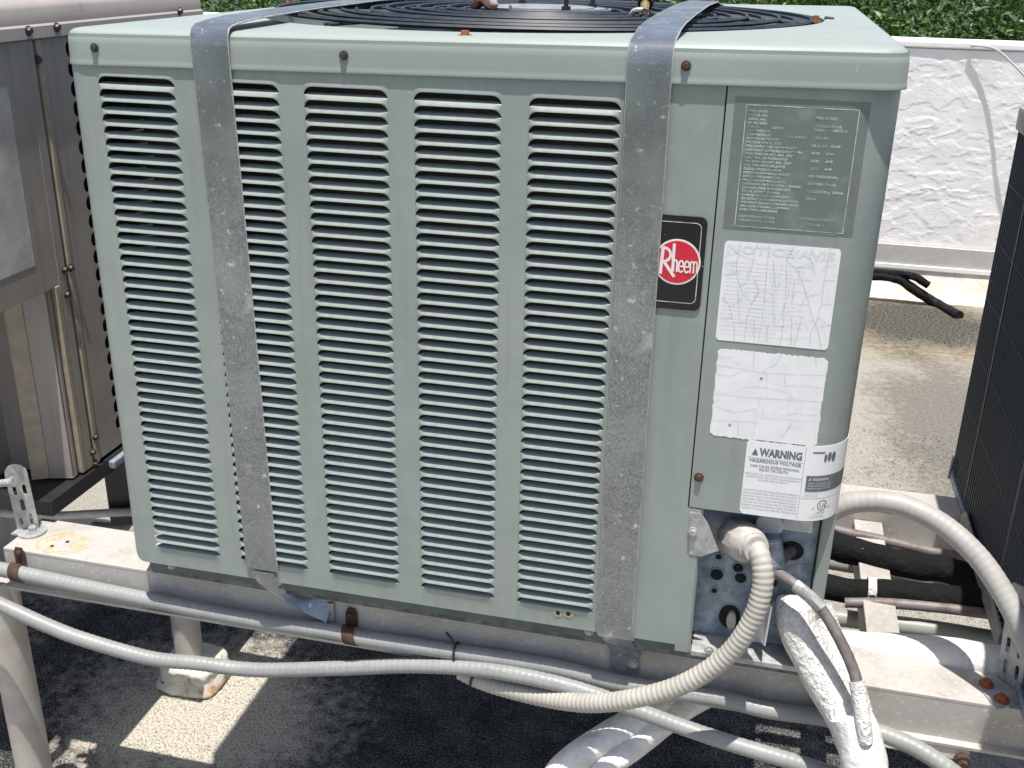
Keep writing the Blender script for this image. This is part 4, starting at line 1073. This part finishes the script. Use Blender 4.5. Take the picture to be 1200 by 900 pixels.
run([(930, 716, 27), (1000, 726, 27), (1090, 737, 27), (1170, 750, 27), (1230, 758, 27)], 1.0, 'conduit', 'conduit', 'straight grey conduit behind the white pipe, right of the recess', 'conduit')
run([(940, 652, 34), (1000, 662, 34), (1040, 668, 34), (1100, 680, 34), (1200, 694, 34)], 1.0, 'conduit', 'conduit', 'straight grey conduit half hidden under the upper black foam', 'conduit')
run([(-20, 600, 26), (60, 604, 26), (110, 602, 26), (150, 600, 26), (200, 600, 26)], .55, 'white_pipe', 'wrap_smooth', 'thin pale pipe crossing under the brown unit')
run([(110, 618, 22), (150, 622, 22), (200, 628, 22)], .8, 'conduit', 'conduit', 'short grey conduit glimpsed behind the left lower corner of the green unit', 'conduit')
# tape joint on the lower foam
q = path([(1016, 692, 21), (1026, 693, 21)], .5)
tagp(MB().tube(q, 1.5, 14, wob=.4).build('tape_joint', 'wrap', None, smooth=70), 'ragged white joint round the lower black foam', 'tape')

# wrapped white line under the beam at the bottom
bl_ = empty('wrapped_line', atY(700, 860, 1), 'white taped line bundle dropping away under the front beam', 'pipe')
q1 = path([(840, 796, 7), (795, 818, 5.2), (750, 842, 3.6), (708, 866, 2.2), (670, 892, 1.0), (642, 925, .2), (620, 965, -.5)], .3)
MB().tube(q1, 1.45, 18, wob=.12).build('insulation', 'wrap_smooth', bl_, smooth=60)
q2 = path([(850, 800, 6.5), (806, 826, 4.6), (776, 848, 3.5), (742, 874, 2.2), (708, 902, 1.0), (682, 950, .2)], .3)
MB().tube(q2, 1.3, 14, wob=.12).build('insulation', 'wrap_smooth', bl_, smooth=60)

# white block under the beam at the right
a = atY(1070, 858, 1.8); b_ = atY(1135, 893, 1.8)
wb = MB().box(a.x-4, b_.x, 2.0, 6, b_.z-.2, ZB-BH-.05, .15).build('beam_packer', 'wrap_smooth', None); tagp(wb, 'white coated packer under the right end of the beam', 'packer')
q = atY(1128, 893, 1.6); o = MB().cyl((q.x, 2.0, q.z), (q.x, 1.4, q.z), .7, 12).cyl((q.x, 1.4, q.z), (q.x, .9, q.z), .45, 6).build('rusty_screw', 'rust', None); tagp(o, 'rusty screw head in the white packer', 'screw')

# ------------------------------------------------------------------ perforated brackets
def slotted(name, parent, m, O, ax, az, ny, w, h, slots, th=.14, round_top=False):
    """flat bar with real slots: O = lower left corner, ax/az unit vectors"""
    bm = bmesh.new()
    O, ax, az, ny = map(Vector, (O, ax, az, ny))
    outl = [(0, 0), (w, 0)]
    if round_top:
        outl += [(w/2+w/2*math.cos(a*PI/10), h-w/2+w/2*math.sin(a*PI/10)) for a in range(11)]
    else: outl += [(w, h-.4), (w-.4, h), (.4, h), (0, h-.4)]
    loops = [outl]
    for (cx, cz, hw, hh) in slots:
        P = []
        for a in range(13): P.append((cx+hw*math.cos(a*PI/12), cz+max(0, hh-hw)+hw*math.sin(a*PI/12)))
        for a in range(13): P.append((cx-hw*math.cos(a*PI/12), cz-max(0, hh-hw)-hw*math.sin(a*PI/12)))
        loops.append(P)
    es = []
    for P in loops:
        vs = [bm.verts.new(O+ax*x+az*z) for x, z in P]
        for i in range(len(vs)): es.append(bm.edges.new((vs[i], vs[(i+1) % len(vs)])))
    bmesh.ops.triangle_fill(bm, edges=es, use_beauty=True)
    me = MB().bm(bm)
    o = me.build(name, m, parent); md = o.modifiers.new('t', 'SOLIDIFY'); md.thickness = th*S; md.offset = 0
    return o
# left strut bracket
lb = empty('tie_down_bracket', atZ(30, 618, ZB), 'slotted galvanised tie-down bracket standing on the left end of the beam', 'bracket')
O = atZ(21, 622, ZB+.02); T_ = atY(3, 545, O.y); w_ = 2.3
azv = (T_-O); hh = azv.length; azv.normalize()
axv = Vector((.92, .38, 0)); axv = (axv-azv*axv.dot(azv)).normalized(); nn = axv.cross(azv)
slotted('slotted_strip', lb, 'galv_light', O, axv, azv, nn, w_, hh, [(.6, 1.4, .2, .7), (1.65, 1.3, .2, .7), (1.1, 3.1, .22, .7), (.65, 4.9, .2, .7), (1.65, 4.9, .2, .6)], round_top=True)
q = atZ(38, 624, ZB); MB().cyl((q.x, q.y, ZB+.01), (q.x, q.y, ZB+.22), 1.5, 24).box(O.x-.1, q.x, q.y-1.1, q.y+1.0, ZB+.01, ZB+.2).build('foot_plate', 'galv_light', lb)
screw((q.x+.1, q.y, ZB+.22), lb, 'galv_light', .5, Vector((0, 0, 1)), .4, 'bolt')
q = atY(10, 566, O.y-.5); MB().cyl(q+Vector((-1.6, -.6, -.1)), q+Vector((.7, 0, .25)), .42, 12).cyl(q+Vector((.5, 0, .2)), q+Vector((.9, 0, .3)), .6, 12).build('cross_bolt', 'galv_light', lb, smooth=True)
# right strut bracket
rb_ = empty('tie_down_bracket', atZ(1170, 815, ZB), 'slotted galvanised angle bracket screwed to the beam at the right edge', 'bracket')
pq = [atZ(x, y, ZB+.02) for x, y in ((1140, 797), (1166, 794), (1206, 822), (1168, 833))]
MB().add([tuple(p) for p in pq]+[tuple(p+Vector((0, 0, .16))) for p in pq], [(0,1,2,3),(4,5,6,7),(0,1,5,4),(1,2,6,5),(2,3,7,6),(3,0,4,7)]).build('foot_plate', 'galv_light', rb_)
for px, py in ((1156, 802), (1174, 820)):
    q = atZ(px, py, ZB+.2); screw(q, rb_, 'rust_orange', .5, Vector((0, 0, 1)), .35, 'bolt')
O = atZ(1169, 793, ZB+.05); E_ = atZ(1212, 824, ZB+.05); T_ = atY(1184, 680, O.y+.6)
azv = (T_-O); hh = azv.length; azv.normalize(); axv = (E_-O); w_ = axv.length; axv = (axv-azv*axv.dot(azv)).normalized(); nn = axv.cross(azv)
slotted('slotted_plate', rb_, 'galv_light', O, axv, azv, nn, w_, hh, [(.7, 1.5, .2, .75), (1.9, 1.5, .2, .75), (.7, 3.7, .2, .75), (1.9, 3.7, .2, .75), (.8, 6.3, .2, .75), (2.0, 6.3, .2, .75), (.8, 8.2, .2, .6), (3.2, 3.0, .2, .75), (3.2, 5.0, .2, .75)])
q = atY(1185, 713, O.y-.2); screw(q, rb_, 'galv_light', .5, Vector((.5, -.85, 0)), .45, 'bolt')

# ------------------------------------------------------------------ left neighbour
LX = -36.0
lu = empty('packaged_unit', (LX-30, 30, -47), 'brown-grey packaged rooftop unit with a punched corner strip', 'air conditioner')
def yl(px, py): return atX(px, py, LX).y
ypost = 17.6
lid = MB()
LY0, LY1 = 3, 51
for (x0, x1, z0, z1) in ((LX-70, LX+.55, 1.7, 1.95),): pass
sec = [(LX+.62, 1.75), (LX+.70, 1.8), (LX+.62, 2.9), (LX+.35, 3.1), (LX+.30, 4.6), (LX-.1, 5.1), (LX-1.0, 5.35), (LX-4, 5.5), (LX-60, 6.2)]
lid.grid([[(x, y, z) for x, z in sec] for y in (LY0, 0, 35, LY1)])
lid.grid([[(x, LY1, z) for x, z in sec], [(x, LY1, 1.75) for x, z in sec]])
lid.build('lid', 'brown_top', lu, smooth=40)
for px, py in ((33, 36), (66, 32), (210, 13)):
    q = atX(px, py, LX+.68); screw(q, lu, 'screw', .36, Vector((1, 0, 0)), .3)
zl = -23.7
MB().box(LX-1.2, LX+.15, LY0, ypost-1.2, zl, 1.7, .1).build('access_panel', 'brown', lu)
MB().box(LX+.16, LX+.19, 3.2, 12.4, -20.5, -2.4).build('worn_sticker', 'plaque', lu)
# recess below the panel: back wall, inner faces
MB().box(LX-9, LX-8.6, LY0, ypost-2, -46, zl+.5).build('recess_back', 'brown', lu)
MB().box(LX-8.6, LX-.2, ypost-3.4, ypost-3.0, -46, zl+.5).build('recess_side', 'brown', lu)
MB().obox((LX-3.6, 12.6, -34.8), (.8, .5, 0), (.06, -.1, 0), (0, 0, 11.2), .03).build('inner_flange', 'tan', lu)
MB().obox((LX-1.5, 13.7, -34.8), (1.2, .4, 0), (.1, -.4, 0), (0, 0, 11.2), .03).build('inner_flange', 'brown', lu)
MB().box(LX-.5, LX+.25, ypost-2.6, ypost-1.9, -46, zl+.1, .08).build('post_edge', 'tan', lu)
# corner post: two folded edges with a dark gap
MB().box(LX-1, LX+.2, ypost-1.8, ypost-.5, -46, 1.7, .05).build('corner_post', 'brown', lu)
MB().box(LX-1, LX-.2, ypost-.5, ypost+.05, -46, 1.7).build('post_gap', 'gap', lu)
MB().box(LX-1, LX+.28, ypost+.05, ypost+.75, -46, 1.7, .15).build('post_edge', 'tan', lu)
# punched strip: plate with real obround holes
nh = 22; slots = []
py0 = ypost+.8; zpan0, zpan1 = -45.8, 1.7
for k in range(nh):
    slots.append((4.7, (zpan1-1.4-k*2.06)-zpan0, .74, .84))
slotted('punched_strip', lu, 'brown', (LX+.02, py0, zpan0), (0, 1, 0), (0, 0, 1), (1, 0, 0), 7.0, zpan1-zpan0, slots, th=.22)
MB().box(LX-.8, LX-.6, py0, py0+8, -46, 1.7).build('strip_backing', 'gap', lu)
MB().box(LX-1, LX+.1, py0+7.05, LY1-1, -46, 1.7).build('rear_side_panel', 'brown', lu)
MB().box(LX-60, LX-9.2, LY0+1, LY1-1, -46, 1.6).build('body', 'brown', lu)
for px, py in ((45, 70), (76, 316), (83, 314), (79, 345), (112, 512), (109, 530), (112, 543)):
    q = atX(px, py, LX+.3); screw((LX+.2, q.y, q.z), lu, 'screw', .34, Vector((1, 0, 0)), .3)
# black base pan
MB().box(LX-20, LX+.5, 8.5, 51, -48.2, -46.3, .12).box(LX-20, LX-8.5, 9, 50, -46.35, -46.05).build('base_tray', 'black', lu)
MB().box(LX-1.5, LX+1.2, 19.5, 23.5, -47.6, -46.6, .2).build('corner_foot', 'galv_blue', lu)
MB().tube(spline([(LX-6, 4, zl), (LX-5.5, 3, -30), (LX-6.5, 1, -38), (LX-9, -2, -46)], .5), .8, 12).build('drain_hose', 'galv_blue', lu, smooth=True)
MB().box(LX-55, LX-40, 5, 60, -G, -48.2).build('curb', 'alu', lu)
MB().box(LX-6, LX+5.5, 27, 66, -62, -48.3, .2).build('gap_darkener', 'black', lu)  # black box added to darken the lit gap between the two units

# ------------------------------------------------------------------ right neighbour
RX = 63.6
ru = empty('coil_unit', (RX+30, 20, -48), 'dark wire-guarded condenser coil unit at the right edge of the roof', 'air conditioner')
yfar = 48.2
MB().box(RX+.9, RX+58, -14, yfar-.8, -48, -6.6).build('coil', 'navy', ru)
MB().box(RX-.3, RX+60, -16, yfar+.6, -6.4, -3.9, .3).build('lid', 'brown_top', ru)
MB().box(RX-.2, RX+60, -16, yfar+.3, -49.0, -48.0, .1).build('base_frame', 'galv_blue', ru)
fin = MB()
for k in range(86):
    y = yfar-.9-k*.72; fin.box(RX+.45, RX+.9, y, y+.16, -47.6, -6.6)
o = fin.build('fins', 'navy', ru); 
yk = yfar; 
for k in range(60):
    y = yfar-.15-k*1.04
    vs = MB().cyl((RX+.15, y, -48.0), (RX+.15, y, -6.4), .17, 6); vs.build('guard_wire', 'guard', ru, smooth=True)
for k in range(6):
    z = -12.3-k*6.6; MB().cyl((RX+.05, -14, z), (RX+.05, yfar, z), .045, 6).build('guard_wire', 'guard', ru, smooth=True)
for y in (yfar-9.5, yfar-30): MB().box(RX-.02, RX+.2, y-.25, y+.25, -48, -6.4, .05).build('guard_post', 'guard', ru)
# feet of the right unit: folded leg angle
a = [atX(x, y, RX-.4) for x, y in ((1125, 605), (1133, 600), (1175, 742), (1170, 760))]
MB().add([tuple(p) for p in a], [(0, 1, 2, 3)]).build('leg_angle', 'galv_light', ru, solid=.2, fixn=False)
MB().cyl(atX(1112, 560, RX-.5), atX(1118, 535, RX-.5), .18, 8).build('stay_rod', 'galv_light', ru)

# ------------------------------------------------------------------ odds and ends by the parapet
def onroof(px, py, z=.8): return atY(px, py, YW-12) if z > 1 else atZ(px, py, -G+z)
hp = MB().tube(spline([onroof(1015, 322, 3), onroof(1050, 326, 2.6), onroof(1072, 340, 1.8), onroof(1098, 356, 1.2), onroof(1124, 370, .9)], .6), 1.5, 12, wob=.15)
tagp(hp.build('rubber_hose', 'rubber', None, smooth=True), 'cut end of black hose lying on the roof near the parapet', 'hose')
hp = MB().tube(spline([onroof(1010, 336, .9), onroof(1045, 341, .9), onroof(1068, 344, .9), onroof(1084, 345, .9)], .6), 1.1, 10, wob=.15)
tagp(hp.build('rubber_hose', 'rubber', None, smooth=True), 'short straight black hose against the foot of the parapet', 'hose')
hp = MB().tube(spline([onroof(1005, 318, 3.4), onroof(1040, 320, 3.4), onroof(1070, 324, 2.8), onroof(1088, 334, 1.8)], .6), 1.2, 10, wob=.2)
tagp(hp.build('foil_wrapped_hose', 'foam', None, smooth=True), 'crumpled black foil hose against the white cant strip', 'hose')
rk = MB(); c_ = onroof(1047, 346, .2)
bm = bmesh.new(); bmesh.ops.create_icosphere(bm, subdivisions=2, radius=1.2)
for v in bm.verts: v.co = Vector((v.co.x*2.0, v.co.y, v.co.z*.5))*(1+.3*noise.noise(v.co*2)) + c_
tagp(rk.bm(bm).build('clay_chip', 'rust_orange', None), 'small orange chip lying beside the black hoses', 'debris')
cw_ = MB().tube(spline([W0 for W0 in (atY(1138, 53, YW-1), atY(1165, 57, YW-2.5), atY(1185, 73, YW-4), atY(1205, 95, YW-6), atY(1225, 130, YW-7))], 1), .33, 8)
tagp(cw_.build('cable', 'wire', None, smooth=True), 'thin grey cable drooping from the top of the parapet', 'cable')
